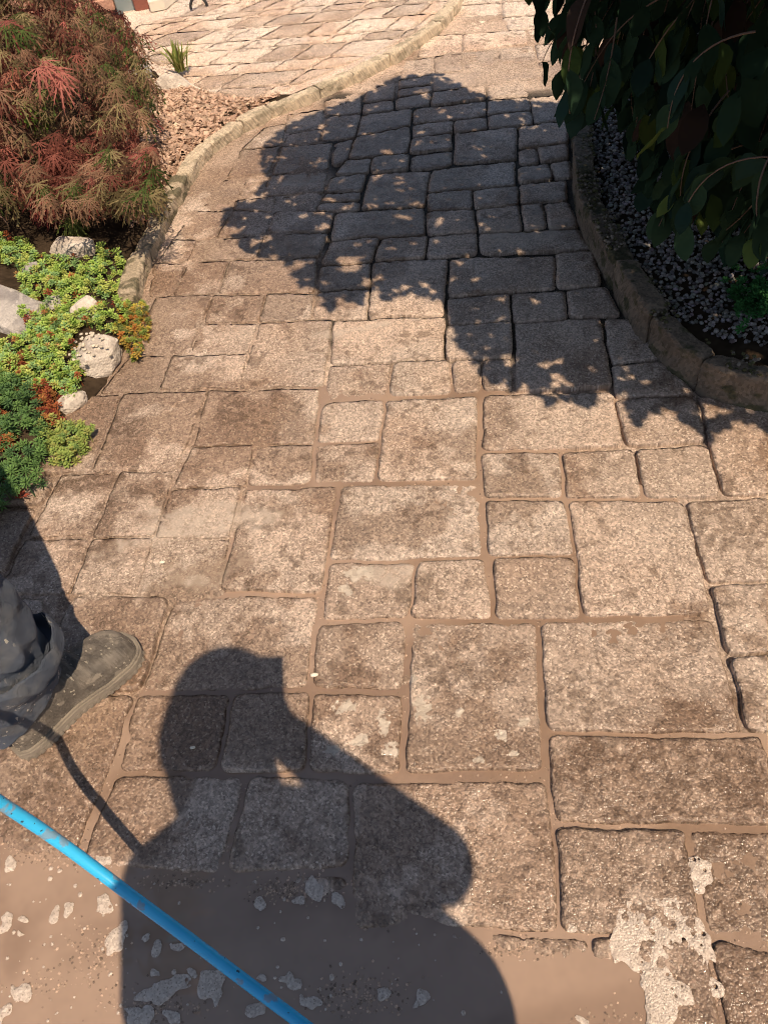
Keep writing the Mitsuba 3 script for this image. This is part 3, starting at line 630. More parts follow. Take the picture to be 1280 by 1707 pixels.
def grow_maple():
    r = np.random.default_rng(51)
    C, R_ = np.array([-1.46, 3.32, .33]), np.array([.80, .86, .53])
    leaves = []
    while len(leaves) < 3300:
        d = r.normal(size=3); d /= np.linalg.norm(d)
        if d[2] < -.25: continue
        lump = 0.80 + 0.42 * fn(d * 2.3 + 4, 3, 53)
        depth = 1 - abs(r.normal(0, .10)) - (0.25 if r.random() < .2 else 0)
        p = C + d * R_ * lump * depth
        if r.random() < .12:
            p = at(r.uniform(60, 262), r.uniform(235, 335), r.uniform(.12, .34)); d = (p - C) / np.linalg.norm(p - C)
        if p[2] < .12 + .06 * r.random(): continue
        hor = np.array([d[0], d[1], 0]); hor /= np.linalg.norm(hor) + 1e-9
        pitch = r.normal(-.60 - .45 * (1 - max(d[2], 0)), .28)
        yaw = r.normal(0, .5)
        c, s = math.cos(yaw), math.sin(yaw)
        hor = np.array([c * hor[0] - s * hor[1], s * hor[0] + c * hor[1], 0])
        e = hor * math.cos(pitch) + np.array([0, 0, math.sin(pitch)])
        n = np.array([0, 0, math.cos(pitch)]) - hor * math.sin(pitch)
        sd = np.cross(e, n)
        L = r.uniform(.055, .092)
        v, f = maple_leaf(L, r)
        w = v[:, :1] * sd + v[:, 1:2] * e + v[:, 2:] * n + p
        shade = fn(p[None] * 4.5, 3, 57)[0] + .26 * (p[2] - .42) + r.normal(0, .08)
        if shade > .55: col = np.array([.27, .100, .078])
        elif shade > .43: col = np.array([.29, .175, .115])
        elif shade > .33: col = np.array([.25, .205, .105])
        else: col = np.array([.10, .145, .045])
        if r.random() < .03: col = np.array([.42, .14, .12])
        leaves.append((np.linalg.norm(p - EYE), w, f, col * r.uniform(.45, 1.45)))
    # the low sprays in front
    for (px, py, z, n, col) in ((70, 345, .13, 9, (.42, .12, .10)), (125, 372, .10, 8, (.20, .24, .07)), (30, 300, .2, 9, (.26, .2, .09)), (90, 120, .55, 7, (.44, .17, .14)), (20, 110, .55, 6, (.40, .17, .12)), (40, 165, .45, 7, (.16, .28, .05))):
        o = at(px, py, z)
        for k in range(n):
            a = r.uniform(-2.6, -.3); pitch = r.normal(-.75, .2)
            hor = np.array([math.cos(a), math.sin(a), 0])
            e = hor * math.cos(pitch) + np.array([0, 0, math.sin(pitch)]); nn = np.array([0, 0, math.cos(pitch)]) - hor * math.sin(pitch)
            v, f = maple_leaf(r.uniform(.06, .085), r)
            w = v[:, :1] * np.cross(e, nn) + v[:, 1:2] * e + v[:, 2:] * nn + o + r.normal(0, .018, 3)
            leaves.append((0.0, w, f, np.array(col) * r.uniform(.8, 1.2)))
    leaves.sort(key=lambda q: q[0])
    for k, (d, w, f, c) in enumerate(leaves[:300]):
        add('maple__leaf', (w, f), 'maple_leaf', False, np.tile(c, (len(w), 1)))
    m, f, c = join([q[1:] for q in leaves[300:]])
    add('maple__foliage', (m, f), 'maple_leaf', False, c, kind='stuff')
    base = np.array([-1.50, 3.45, 0.0])
    wood = []
    for k in range(26):
        d = r.normal(size=3); d[2] = abs(d[2]) * .6; d /= np.linalg.norm(d)
        tip = C + d * R_ * .85
        mid = base + (tip - base) * .45 + np.array([0, 0, .22])
        wood.append(tube(spline([base + r.normal(0, .012, 3) * [1, 1, 0], mid, tip + [0, 0, -.03]], 12), np.linspace(.011, .002, 12), 6))
    for a, b, z in (((20, 268), (105, 340), .2), ((65, 318), (68, 345), .16), ((0, 360), (14, 386), .14)):
        wood.append(tube(spline([at(*a, z + .03), at((a[0] + b[0]) / 2 + 3, (a[1] + b[1]) / 2 - 4, z + .02), at(*b, z - .03)], 8), np.linspace(.003, .0015, 8), 6))
    m, f, _ = join(wood)
    add('maple__branch', (m, f), 'twig', True)
    tag('maple', 'low cut-leaved maple with bronze red and green drooping foliage', 'maple')
scene['twig'] = two({'type': 'principled', 'base_color': {'type': 'rgb', 'value': (.15, .095, .07)}, 'roughness': 0.7})
grow_maple()

# small weeds at the corner of the chippings
def tuft(px, py, n, h, cols, label, seed, zc=.02):
    r = np.random.default_rng(seed); o = at(px, py, zc); parts = []
    for k in range(n):
        a = r.uniform(0, 6.3); l = h * r.uniform(.5, 1.1); t = np.linspace(0, 1, 5); lean = r.uniform(.2, .9)
        d = np.array([math.cos(a), math.sin(a), 0]); s = np.array([-d[1], d[0], 0])
        c = o + r.normal(0, .012, 3) * [1, 1, 0] + d * (lean * l * t ** 1.4)[:, None] + np.array([0, 0, 1]) * (l * (t - .35 * lean * t ** 2))[:, None]
        w = l * np.array([.016, .03, .032, .022, .003])
        v = np.vstack([c - s * w[:, None], c + s * w[:, None]])
        f = [q for i in range(4) for q in ([i, i + 6, i + 1], [i, i + 5, i + 6])]
        parts.append((v, f, np.array(cols[int(r.integers(len(cols)))]) * r.uniform(.7, 1.2)))
    m, f, c = join(parts)
    add('weed', (m, f), 'maple_leaf', False, c, label, 'weed')
tuft(302, 118, 70, .15, ((.28, .34, .09), (.36, .34, .12), (.22, .28, .08)), 'yellowish green weed growing beside the whitish split rock', 61)
tuft(240, 150, 24, .09, ((.16, .28, .05), (.22, .34, .07)), 'fresh green weed under the right edge of the maple', 62, .05)
# ================================================================ the evergreen on the right: its crown hangs over the drive, out of the frame, and shades it
scene['leaf'] = {'type': 'principledthin', 'base_color': vc, 'roughness': 0.24, 'diff_trans': 0.35, 'spec_trans': 0.0, 'eta': 1.5}
scene['bark'] = two({'type': 'bumpmap', 'scale': 0.004, 'arbitrary': rough_bump(40, 160), 'bsdf': {'type': 'principled', 'base_color': proc(lambda p, n, uv: mix((.05, .038, .03), (.13, .10, .075), fbm(p.x * 30, p.y * 30, p.z * 12, 3))), 'roughness': 0.85}})
def broad_leaf(L, W, fold, bend, segs=5):
    t = np.linspace(0, 1, segs + 1)
    w = W / 2 * np.sin(np.pi * np.clip(t, 0, 1) ** 0.9) ** 0.72; w[0], w[-1] = 0.02 * W, 0.0
    y = L * t; z = -bend * L * t ** 2 + .03 * L * np.sin(t * 9 + L * 900)
    v = np.vstack([np.column_stack([-w, y, z + fold * w]), np.column_stack([0 * t, y, z]), np.column_stack([w, y, z + fold * w])])
    n = segs + 1; f = []
    for i in range(segs):
        for a, b in ((0, n), (n, 2 * n)):
            f += [[a + i, b + i, b + i + 1], [a + i, b + i + 1, a + i + 1]]
    f = np.array(f)
    return v, f
def place_leaf(v, o, e, n):
    e = e / np.linalg.norm(e); n = n - e * (n @ e); n /= np.linalg.norm(n) + 1e-9
    s = np.cross(e, n)
    return v[:, :1] * s + v[:, 1:2] * e + v[:, 2:] * n + o
def leaf_color(r):
    q = r.random()
    c = np.array([.030, .062, .036]) if q < .62 else np.array([.022, .050, .040]) if q < .80 else np.array([.055, .095, .030]) if q < .90 else np.array([.058, .040, .032]) if q < .97 else np.array([.09, .13, .035])
    return c * r.uniform(.6, 1.3)

SHADE = [(1700, 790), (1300, 735), (1262, 722), (1235, 705), (1190, 742), (1165, 738), (1120, 705), (1085, 708), (1058, 722), (1040, 690), (1010, 668), (985, 700), (962, 690), (950, 668), (930, 690), (905, 672), (870, 655), (845, 648), (805, 640), (782, 612),
         (765, 588), (745, 596), (742, 560), (736, 508), (712, 498), (690, 516), (664, 496), (640, 508), (622, 486), (600, 512), (575, 505), (556, 538), (536, 515), (522, 480), (495, 485), (480, 455), (452, 432), (432, 440), (412, 425), (395, 412), (378, 384), (356, 372), (372, 345), (410, 325), (440, 300), (428, 268), (432, 240),
         (470, 212), (500, 196), (560, 172), (612, 150), (655, 126), (690, 122), (738, 118), (770, 138), (800, 150), (832, 160), (880, 165), (945, 165), (1000, 150), (1100, 60), (1300, -20), (1500, -20), (1900, 300), (2000, 800)]
SHADE = poly(SHADE).buffer(0)
GAPS = [(682, 338, .055, .03), (655, 417, .03, .02), (598, 408, .05, .022), (590, 447, .055, .03), (618, 468, .05, .03), (575, 432, .05, .02), (525, 355, .05, .02), (912, 612, .035, .02), (930, 632, .04, .03), (1000, 565, .03, .02), (1030, 662, .03, .02), (1075, 632, .04, .02), (695, 363, .02, .015), (440, 400, .05, .02), (430, 330, .05, .03), (470, 265, .05, .02), (540, 330, .03, .02), (1100, 690, .04, .03), (1190, 680, .04, .03), (865, 420, .02, .02), (985, 612, .02, .03), (500, 440, .05, .02)]
GAPS = [(*at2(a, b), c, d) for a, b, c, d in GAPS]
TRUNK = np.array([1.62, 2.30, 0.05])
def hidden(p, left=880):
    """True where a point of the crown is outside the photograph or well inside the hanging mass on its right."""
    q = seen(p)[0]
    return not (q[2] > 0.05 and -60 < q[0] < 1340 and -60 < q[1] < 1767)
def grow_evergreen():
    r = np.random.default_rng(71)
    crown = []
    xy = scatter(SHADE, 21000, r)
    d = shapely.distance(SHADE.boundary, shapely.points(xy))
    for (x, y), dd in zip(xy, d):
        if any(((x - a) / c) ** 2 + ((y - b) / e) ** 2 < 1 for a, b, c, e in GAPS): continue
        if dd < .018 or (dd < .35 and r.random() < .0): continue
        for _ in range(12):
            z = r.uniform(.85, 2.15)
            p = np.array([x, y, 0]) + SUN * z
            top = 2.25 - .35 * np.hypot(p[0] - 1.1, p[1] - 1.6) ** 2
            if z < top and hidden(p): break
        else:
            continue
        a = r.uniform(0, 6.3); pitch = r.normal(-.7, .4)
        e = np.array([math.cos(a) * math.cos(pitch), math.sin(a) * math.cos(pitch), math.sin(pitch)])
        n = np.array([0, 0, 1.0]) + r.normal(0, .35, 3)
        L = r.uniform(.055, .095) * (0.75 if dd < .06 else 1)
        v, f = broad_leaf(L, L * r.uniform(.45, .58), r.uniform(.1, .45), r.uniform(0, .25), 4)
        v[:, 1] -= L / 2
        crown.append((place_leaf(v, p, e, n), f, leaf_color(r)))
    # the curtain of hanging shoots that comes into the picture
    curtain = Polygon([(884, -60), (872, 40), (872, 80), (900, 125), (918, 150), (932, 200), (948, 225), (1000, 232), (1055, 255), (1050, 320), (1085, 400), (1140, 432), (1210, 462), (1340, 478), (1340, -60)])
    wood, leaves = [], []
    tips = []
    while len(tips) < 135:
        px, py = r.uniform(875, 1335), r.uniform(-40, 480)
        if not curtain.buffer(-6).contains(Point(px, py)): continue
        frac = (px - 870) / 460
        z = r.uniform(.14, .60) if py > 220 else r.uniform(.25, .72)
        p = at(px, py, z)
        if not (.3 < p[0] and p[1] < 2.7 and p[1] > .75) or z < .12: continue
        tips.append((px, py, p))
    for px, py, p in tips:
        root = p + np.array([r.uniform(.0, .22), r.uniform(-.10, .12), r.uniform(.14, .34)])
        mid = (p + root) / 2 + np.array([r.uniform(-.06, .03), r.uniform(-.05, .05), r.uniform(.02, .06)])
        c = spline([root, mid, p], 14)
        q = seen(c)
        ok = [curtain.contains(Point(*k[:2])) or k[1] < 0 or k[0] > 1280 for k in q]
        if not all(ok): 
            c = spline([p + np.array([r.uniform(-.02, .06), r.uniform(-.03, .03), .12]), p + np.array([r.uniform(-.02, .03), r.uniform(-.02, .02), .07]), p], 14)
        wood.append(tube(c, np.linspace(.0022, .0010, 14), 5))
        k = len(c); s = 0
        for i in range(k - 1, 1, -2):
            s += 1
            e = (c[i] - c[i - 1]) / (np.linalg.norm(c[i] - c[i - 1]) + 1e-9)
            a = r.uniform(0, 6.3); hor = np.array([math.cos(a), math.sin(a), 0])
            e = e * .5 + hor * r.uniform(.25, .9) + np.array([0, 0, -r.uniform(.5, 1.2)])
            n = hor * r.uniform(.3, 1.2) + np.array([0, 0, .8]) + r.normal(0, .3, 3)
            L = r.uniform(.060, .098)
            v, f = broad_leaf(L, L * r.uniform(.50, .64), r.uniform(.08, .4), r.uniform(.0, .3), 6)
            w = place_leaf(v, c[i], e, n)
            tip = seen(w)
            s_ = w[len(w) // 2] - SUN * w[len(w) // 2][2]
            if not SHADE.buffer(-.03).contains(Point(s_[:2])): continue
            if any(t[0] < 1280 and t[1] > 0 and not curtain.buffer(12).contains(Point(t[0], t[1])) for t in tip[::3]): continue
            leaves.append((w, f, leaf_color(r), abs(Polygon(tip[[0, 8, 10, 12, 13, 19, 17, 15]][:, :2]).convex_hull.area)))
    # leaves deeper in, close to the stem
    for _ in range(1000):
        px, py = r.uniform(950, 1340), r.uniform(-40, 350)
        if not curtain.buffer(-30).contains(Point(px, py)): continue
        z = r.uniform(.22, .95); p = at(px, py, z)
        if p[1] > 3.0 or p[1] < 1.3 or p[0] < .75 or r.random() < .3: continue
        a = r.uniform(0, 6.3); e = np.array([math.cos(a) * .6, math.sin(a) * .6, -1.0])
        L = r.uniform(.075, .12); v, f = broad_leaf(L, L * .55, r.uniform(.1, .4), r.uniform(0, .3), 5)
        crown.append((place_leaf(v, p, e, np.array([0, -.3, .8]) + r.normal(0, .4, 3)), f, leaf_color(r) * .8))
    leaves.sort(key=lambda q: -q[3])
    for w, f, c, a in leaves[:300]:
        add('evergreen_shrub__leaf', (w, f), 'leaf', True, np.tile(c, (len(w), 1)))
    m, f, c = join([q[:3] for q in leaves[300:]] + crown)
    add('evergreen_shrub__crown', (m, f), 'leaf', True, c, kind='stuff')
    fork = TRUNK + [-.10, -.05, .75]
    trunk = [tube(spline([TRUNK + [0, 0, -.1], TRUNK + [-.02, 0, .35], fork], 14), np.linspace(.055, .042, 14), 10)]
    for (x, y, z) in ((1.1, 1.6, 1.9), (.6, 1.7, 1.6), (.9, .9, 1.7), (1.7, 1.2, 1.8), (.9, 2.5, 1.7), (1.9, 2.2, 1.9), (.3, 1.6, 1.55), (.95, .6, 1.5), (1.3, 2.0, 2.0)):
        tip = np.array([x, y, z]); mid = (fork + tip) / 2 + [0, 0, .12]
        trunk.append(tube(spline([fork, mid, tip], 12), np.linspace(.026, .006, 12), 7))
    m, f, _ = join(trunk); add('evergreen_shrub__trunk', (m, f), 'bark', True)
    for v, f in wood: add('evergreen_shrub__twig', (v, f), 'twig', True)
    tag('evergreen_shrub', 'dark evergreen with large glossy leaves hanging over the gravel on the right', 'shrub')
grow_evergreen()
# a low green plant in the gravel, right of the kerb
r = np.random.default_rng(81); parts = []
for k in range(130):
    o = at(r.normal(1258, 22), r.normal(500, 16), .12) + [0, 0, r.uniform(-.02, .03)]
    parts += rosette(o, r.uniform(.02, .035), np.array([0, 0, 1.0]) + r.normal(0, .4, 3), np.array([.05, .16, .05]), r, (6, 4))
m, f, c = join(parts)
add('ground_plant', (m, f), 'fleshy', False, c, 'bright green low plant in the gravel at the right edge', 'plant')
# ================================================================ people
def blend(bones, smooth_len=0.02, taubin=12):
    """One continuous surface round a list of (p, rp, q, rq) limbs."""
    def ball(p, r): return mf.Manifold.sphere(float(r), 20).translate([float(x) for x in p])
    m = mf.Manifold.batch_boolean([mf.Manifold.batch_hull([ball(p, a), ball(q, b)]) for p, a, q, b in bones], mf.OpType.Add)
    m = m.refine_to_length(smooth_len).to_mesh()
    t = trimesh.Trimesh(m.vert_properties[:, :3], m.tri_verts, process=True)
    trimesh.smoothing.filter_taubin(t, 0.5, 0.53, taubin)
    return t
def hand_bones(w, fwd, side, up, curl, scale=1.0):
    """Palm, four unequal fingers and a thumb; fwd along the fingers, side towards the thumb, up out of the back of the hand."""
    b = []; fwd, side, up = (np.array(x, float) / np.linalg.norm(x) for x in (fwd, side, up))
    kn = []
    for k, o in enumerate((.030, .010, -.010, -.029)):
        base = w + fwd * .085 * scale + side * o * scale; kn.append(base)
        b.append((w + side * o * .6, .015 * scale, base, .0125 * scale))
        p, d = base, fwd.copy()
        for j, l in enumerate(np.array([.042, .026, .020]) * scale * (0.95, 1.05, 1.0, .8)[k]):
            a = curl * (.55, .9, .7)[j]; ax = side
            d = d * math.cos(a) + np.cross(ax, d) * math.sin(a) * (1 if np.dot(np.cross(ax, fwd), up) < 0 else -1)
            q = p + d * l; b.append((p, .0095 * scale, q, .0082 * scale)); p = q
    for a_, c_ in zip(kn, kn[1:]): b.append((a_, .012 * scale, c_, .012 * scale))
    p, d = w + fwd * .025 * scale + side * .028 * scale, fwd * .6 + side * .8
    for l, r_ in ((.036, .0125), (.030, .0105), (.024, .0095)):
        q = p + d / np.linalg.norm(d) * l * scale; b.append((p, r_ * scale, q, r_ * .92 * scale)); p = q; d = d * .8 + fwd * .5 - up * .25
    return b
def skin(p, n, uv):
    return mix((.50, .31, .23), (.58, .38, .29), fbm(p.x * 40, p.y * 40, p.z * 40, 3))
scene['skin'] = two({'type': 'principled', 'base_color': proc(skin), 'roughness': .5, 'specular': .4})
def cloth(c, d):
    return two({'type': 'bumpmap', 'scale': .003, 'arbitrary': rough_bump(30, 400), 'bsdf': {'type': 'principled', 'base_color': proc(lambda p, n, uv: mix(c, d, fbm(p.x * 12, p.y * 12, p.z * 12, 3))), 'roughness': .9, 'sheen': .3}})
scene['jacket_cloth'] = cloth((.05, .055, .065), (.08, .085, .095))
scene['dark_cloth'] = cloth((.035, .04, .055), (.06, .065, .08))
scene['rubber'] = two({'type': 'principled', 'base_color': {'type': 'rgb', 'value': (.03, .03, .032)}, 'roughness': .6})
A = np.array

def figure(key, J, hands, coat, pants, label, cap=True, boots='lr'):
    """J: joints by name. Head faces J['face']."""
    h, face = J['head'], J['face'] / np.linalg.norm(J['face']); up = A([0, 0, 1.0]); sd = np.cross(face, up); sd /= np.linalg.norm(sd); up = np.cross(sd, face)
    B = [(h + up * .035, .083, h - up * .01 + face * .02, .078), (h - up * .01, .078, h - up * .085 + face * .055, .045), (h + face * .088, .012, h - up * .03 + face * .105, .013), (h - up * .06 + face * .088, .016, h - up * .066 + face * .09, .017),
         (h + sd * .078, .016, h + sd * .078 - up * .03, .014), (h - sd * .078, .016, h - sd * .078 - up * .03, .014), (h - up * .06, .055, J['neck'], .058), (J['neck'], .058, J['chest'], .12)]
    B += [(J['chest'], .125, J['belly'], .125), (J['belly'], .125, J['hip'], .13)]
    for s in 'lr':
        B += [(J['neck'], .06, J['sh' + s], .055), (J['sh' + s], .055, J['el' + s], .042), (J['el' + s], .042, J['wr' + s], .028), (J['hip'], .11, J['hp' + s], .09), (J['hp' + s], .085, J['kn' + s], .058), (J['kn' + s], .055, J['an' + s], .036)] + ([] if s not in boots else [(J['an' + s], .034, J['an' + s] + J['toe'] * .07 - [0, 0, .05], .026)])
    for s, args in hands.items(): B += hand_bones(J['wr' + s], *args)
    add(key, blend(B, .012, 8), 'skin', True)
    C = [(J['neck'] - [0, 0, .01], .068, J['chest'], .15), (J['chest'], .155, J['belly'], .16), (J['belly'], .16, J['hip'] - [0, 0, .04], .165)]
    nd = (J['shr'] - J['shl']) / np.linalg.norm(J['shr'] - J['shl'])
    C += [(J['chest'] - nd * .07, .13, J['hip'] - nd * coat, .135), (J['chest'] + nd * .07, .13, J['hip'] + nd * coat, .135)]
    for s in 'lr': C += [(J['neck'] - [0, 0, .03], .075, J['sh' + s], .078), (J['sh' + s], .080, J['el' + s], .066), (J['el' + s], .066, J['wr' + s], .044)]
    add(key + '__jacket', blend(C, .022, 14), 'jacket_cloth', True)
    P = []
    for s in 'lr':
        if s in pants: P += [(J['hip'], .14, J['hp' + s], .115), (J['hp' + s], .112, J['kn' + s], .088), (J['kn' + s], .086, J['an' + s], .075)]
    if 'x' in pants: P += [(J['hip'], .14, J['hpr'], .115), (J['hpr'], .112, J['knr'], .088)]
    add(key + '__trousers', blend(P, .022, 14), 'dark_cloth', True)
    if cap:
        m = blend([(h + up * .05, .093, h + up * .045 + face * .015, .092)], .012, 4)
        v = A(m.vertices); low = (v - h) @ up < .03; v[low] += up * (.03 - ((v[low] - h) @ up))[:, None]
        t = np.linspace(-1, 1, 17); rim = [h + up * .045 + face * (.055 + .085 * math.sqrt(max(0, 1 - q * q * .9))) + sd * q * .085 for q in t]; root = [h + up * .05 + face * .06 * math.sqrt(max(0, 1 - q * q * .6)) + sd * q * .086 for q in t]
        bv = np.vstack([A(root) + up * .004, A(rim) - up * .008, A(root) - up * .004, A(rim) - up * .014]); n = 17
        bf = [q for i in range(n - 1) for q in ([i, i + n, i + n + 1], [i, i + n + 1, i + 1], [i + 2 * n, i + 3 * n + 1, i + 3 * n], [i + 2 * n, i + 2 * n + 1, i + 3 * n + 1], [i + n, i + 3 * n, i + 3 * n + 1], [i + n, i + 3 * n + 1, i + n + 1])]
        mv, mf_, _ = join([(v, m.faces), (bv, bf)]); add(key + '__cap', (mv, mf_), 'dark_cloth', 40)
    else:
        m = blend([(h + up * .05 - face * .02, .088, h + up * .02 - face * .035, .082)], .012, 4); add(key + '__hair', m, 'dark_cloth', True)
    if key == 'person':
        add(key + '__hood', blend([(h + up * .035 - face * .01, .112, h - up * .03 - face * .035 - sd * .03, .112), (h - up * .03 - face * .03 - sd * .03, .11, J['neck'] + up * .0, .10)], .014, 6), 'jacket_cloth', True)
    ev = [trimesh.creation.icosphere(2, .011) for _ in range(2)]
    for q, s in zip(ev, (-1, 1)): q.apply_translation(h + up * .012 + face * .083 + sd * .032 * s)
    for q in ev: add(key + '__eye', q, 'rubber', True)
    for s in boots:
        a = J['an' + s]; f = J['toe']; z = A([0, 0, 1.0]); g0 = a * [1, 1, 0]
        add(key + '__boot', blend([(a + z * .10, .062, g0 + z * .05, .055), (g0 - f * .04 + z * .045, .045, g0 + f * .05 + z * .05, .05), (g0 + f * .05 + z * .05, .05, g0 + f * .17 + z * .04, .042)], .014, 8), 'rubber', True)
    tag(key, label, 'person')

fw, dn, rt = CAM[2], CAM[1], CAM[0]
grip = EYE - fw * .03 + rt * .062 + dn * .125
J = dict(head=A([-.03, -.175, 1.545]), face=A([0.03, .80, -.60]), neck=A([-.05, -.30, 1.42]), chest=A([-.04, -.37, 1.24]), belly=A([-.02, -.38, 1.05]), hip=A([-.01, -.38, .92]), toe=A([.1, .99, 0]),
         shl=A([-.190, -.36, 1.34]), ell=A([-.250, -.37, 1.07]), wrl=A([-.255, -.27, .85]), shr=A([.14, -.35, 1.36]), elr=A([.235, -.275, 1.13]), wrr=grip,
         hpl=A([-.10, -.38, .88]), knl=A([-.13, -.36, .49]), anl=A([-.14, -.40, .09]), hpr=A([.10, -.38, .88]), knr=A([.14, -.36, .49]), anr=A([.16, -.40, .09]))
figure('person', J, {'r': (-dn * .8 - rt * .45 + fw * .05, -rt - dn * .3, fw, .55), 'l': ((.02, .25, -.97), (.6, .7, .2), (-1, .2, 0), .35)}, .15, 'lr', 'person in a cap and dark jacket holding up a phone, shadow on the drive')
scene['phone_glass'] = two({'type': 'principled', 'base_color': {'type': 'rgb', 'value': (.02, .02, .024)}, 'roughness': .15})
q = mf.CrossSection.square([.064, .146], True).offset(.006, mf.JoinType.Round, 2.0, 24).extrude(.0082).to_mesh()
v = q.vert_properties[:, :3] - [0, 0, .0041]
c = EYE - fw * .0085 + rt * .017 + dn * .049
add('phone', (c + v[:, :1] * rt + v[:, 1:2] * dn + v[:, 2:] * fw, q.tri_verts), 'phone_glass', 30, None, 'black mobile phone held up by the person in the cap', 'phone')

# ---------------------------------------------------------------- the worker on the left: only the muddy boot and the crumpled trouser leg are in view
HEEL, TOE = A([-.800, .735, 0]), A([-.583, .938, 0])
bu = (TOE - HEEL) / np.linalg.norm(TOE - HEEL); bl = np.linalg.norm(TOE - HEEL); bv_ = np.cross([0, 0, 1.0], bu)
ank = HEEL + bu * .085
J2 = dict(head=A([-.96, 1.06, 1.60]), face=A([.75, .45, -.45]), neck=A([-1.00, 1.04, 1.45]), chest=A([-1.00, 1.03, 1.26]), belly=A([-.99, 1.02, 1.06]), hip=A([-.97, 1.03, .94]), toe=bu,
          shl=A([-1.10, 1.20, 1.40]), ell=A([-1.02, 1.22, 1.10]), wrl=A([-.90, 1.02, .98]), shr=A([-.92, .88, 1.40]), elr=A([-.90, .66, 1.14]), wrr=A([-.76, .50, .98]),
          hpl=A([-1.05, 1.10, .88]), knl=A([-1.10, 1.17, .48]), anl=A([-1.16, 1.14, .09]), hpr=A([-.86, .955, .88]), knr=A([-.755, .85, .48]), anr=ank + [0, 0, .17])
figure('person_001', J2, {'r': ((.55, -.2, -.6), (.3, .9, .1), (.6, -.3, .7), .9), 'l': ((.6, -.5, -.4), (.6, .7, .2), (.2, -.2, .9), .8)}, .10, 'lx', 'person in dark crumpled trousers and a muddy boot standing at the left edge', boots='l')

def boot_cols(p, n, uv):
    m = smoothstep(.38, .62, fbm(p.x * 28, p.y * 28, p.z * 28, 4))
    d1, d2, r_ = voronoi(p.x * 330 + p.z * 210, p.y * 330 - p.z * 190)
    c = mix((.088, .077, .065), (.145, .126, .104), m) * (.80 + .4 * r_)
    c = mix(c, (.38, .33, .265), smoothstep(.60, .70, fbm(p.x * 30, p.y * 30, p.z * 30 + 5, 4)) * .4)
    return mix(c, (.50, .44, .34), smoothstep(.97, .985, r_) * .5)
scene['boot_sole'] = two({'type': 'bumpmap', 'scale': .0018, 'arbitrary': rough_bump(60, 300), 'bsdf': {'type': 'principled', 'base_color': proc(lambda p, n, uv: mix((.14, .12, .097), (.29, .25, .20), fbm(p.x * 30, p.y * 30, p.z * 60, 4))), 'roughness': .65}})
scene['muddy_boot'] = two({'type': 'bumpmap', 'scale': .0018, 'arbitrary': rough_bump(60, 420), 'bsdf': {'type': 'principled', 'base_color': proc(boot_cols), 'roughness': .62, 'specular': .45}})
U = np.array([0, .02, .06, .12, .17, .21, .25, .275, .290, .298]) / .298 * bl
WH = np.array([.021, .035, .041, .041, .048, .0545, .0535, .045, .031, .004])
def half(u): return np.interp(u, U, WH)
def outline(grow=0.0, n=70):
    from scipy.interpolate import PchipInterpolator
    u = bl * (1 - np.cos(np.linspace(0, np.pi, n))) / 2
    w = PchipInterpolator(U, WH)(u)
    skew = .010 * np.sin(np.pi * u / bl)
    return u, w, skew
u, w, skew = outline()
pl = Polygon(np.vstack([np.column_stack([u, skew + w]), np.column_stack([u, skew - w])[::-1]])).buffer(0)
def to_boot(x): return HEEL + x[:, :1] * bu + x[:, 1:2] * bv_ + x[:, 2:] * [0, 0, 1.0]
sole = []
for g_, z0, z1 in ((.005, .002, .016), (.008, .016, .0275), (.005, .0275, .032)):
    b = pl.buffer(g_); m = trimesh.creation.extrude_polygon(b, z1 - z0, engine='earcut'); m.apply_translation([0, 0, z0]); sole.append((to_boot(A(m.vertices)), m.faces))
for k in np.linspace(.02, pl.exterior.length - .01, 46):            # cleats round the rim
    x, y = pl.buffer(.004).exterior.interpolate(k).coords[0]; m = trimesh.creation.box((.008, .008, .010)); m.apply_translation([x, y, .008]); sole.append((to_boot(A(m.vertices)), m.faces))
sv, sf, _ = join(sole); add('person_001__boot_001', (sv, sf), 'boot_sole', 30)
_boot_key = 'person_001__boot_001'
ni, nj = 80, 49
uu = bl * (1 - np.cos(np.linspace(0, np.pi, ni))) / 2
from scipy.interpolate import PchipInterpolator
ww = PchipInterpolator(U, WH)(uu); hh = PchipInterpolator(np.array([0, .03, .08, .13, .17, .21, .25, .28, .298]) / .298 * bl, [.055, .085, .10, .098, .080, .066, .056, .042, .004])(uu)
ph = np.linspace(0, np.pi, nj)
V = np.zeros((ni, nj, 3))
V[:, :, 0] = uu[:, None]
V[:, :, 1] = (.010 * np.sin(np.pi * uu / bl))[:, None] + ww[:, None] * np.sign(np.cos(ph)) * np.abs(np.cos(ph)) ** .75 * 1.0
V[:, :, 2] = .026 + hh[:, None] * np.sin(ph) ** .62
V = V.reshape(-1, 3)
V = to_boot(V)
crease = np.exp(-((np.repeat(uu, nj) / bl - .60) / .05) ** 2)
V += (.006 * (fn(V * 26, 3, 61) - .5) + .004 * (fn(V * 90, 2, 62) - .5) - .005 * crease * np.sin(np.repeat(uu, nj) * 330))[:, None] * np.sin(np.tile(ph, ni))[:, None] * [0, 0, 1]
i, j = np.meshgrid(np.arange(ni - 1), np.arange(nj - 1), indexing='ij')
F = np.stack([i * nj + j, (i + 1) * nj + j, (i + 1) * nj + j + 1, i * nj + j + 1], -1).reshape(-1, 4)
add('person_001__boot_001__upper', (V, np.vstack([F[:, [0, 1, 2]], F[:, [0, 2, 3]]])), 'muddy_boot', True)
labels['person_001__boot_001'] = {'label': 'muddy brown boot with a thick sole, toe pointing right'}

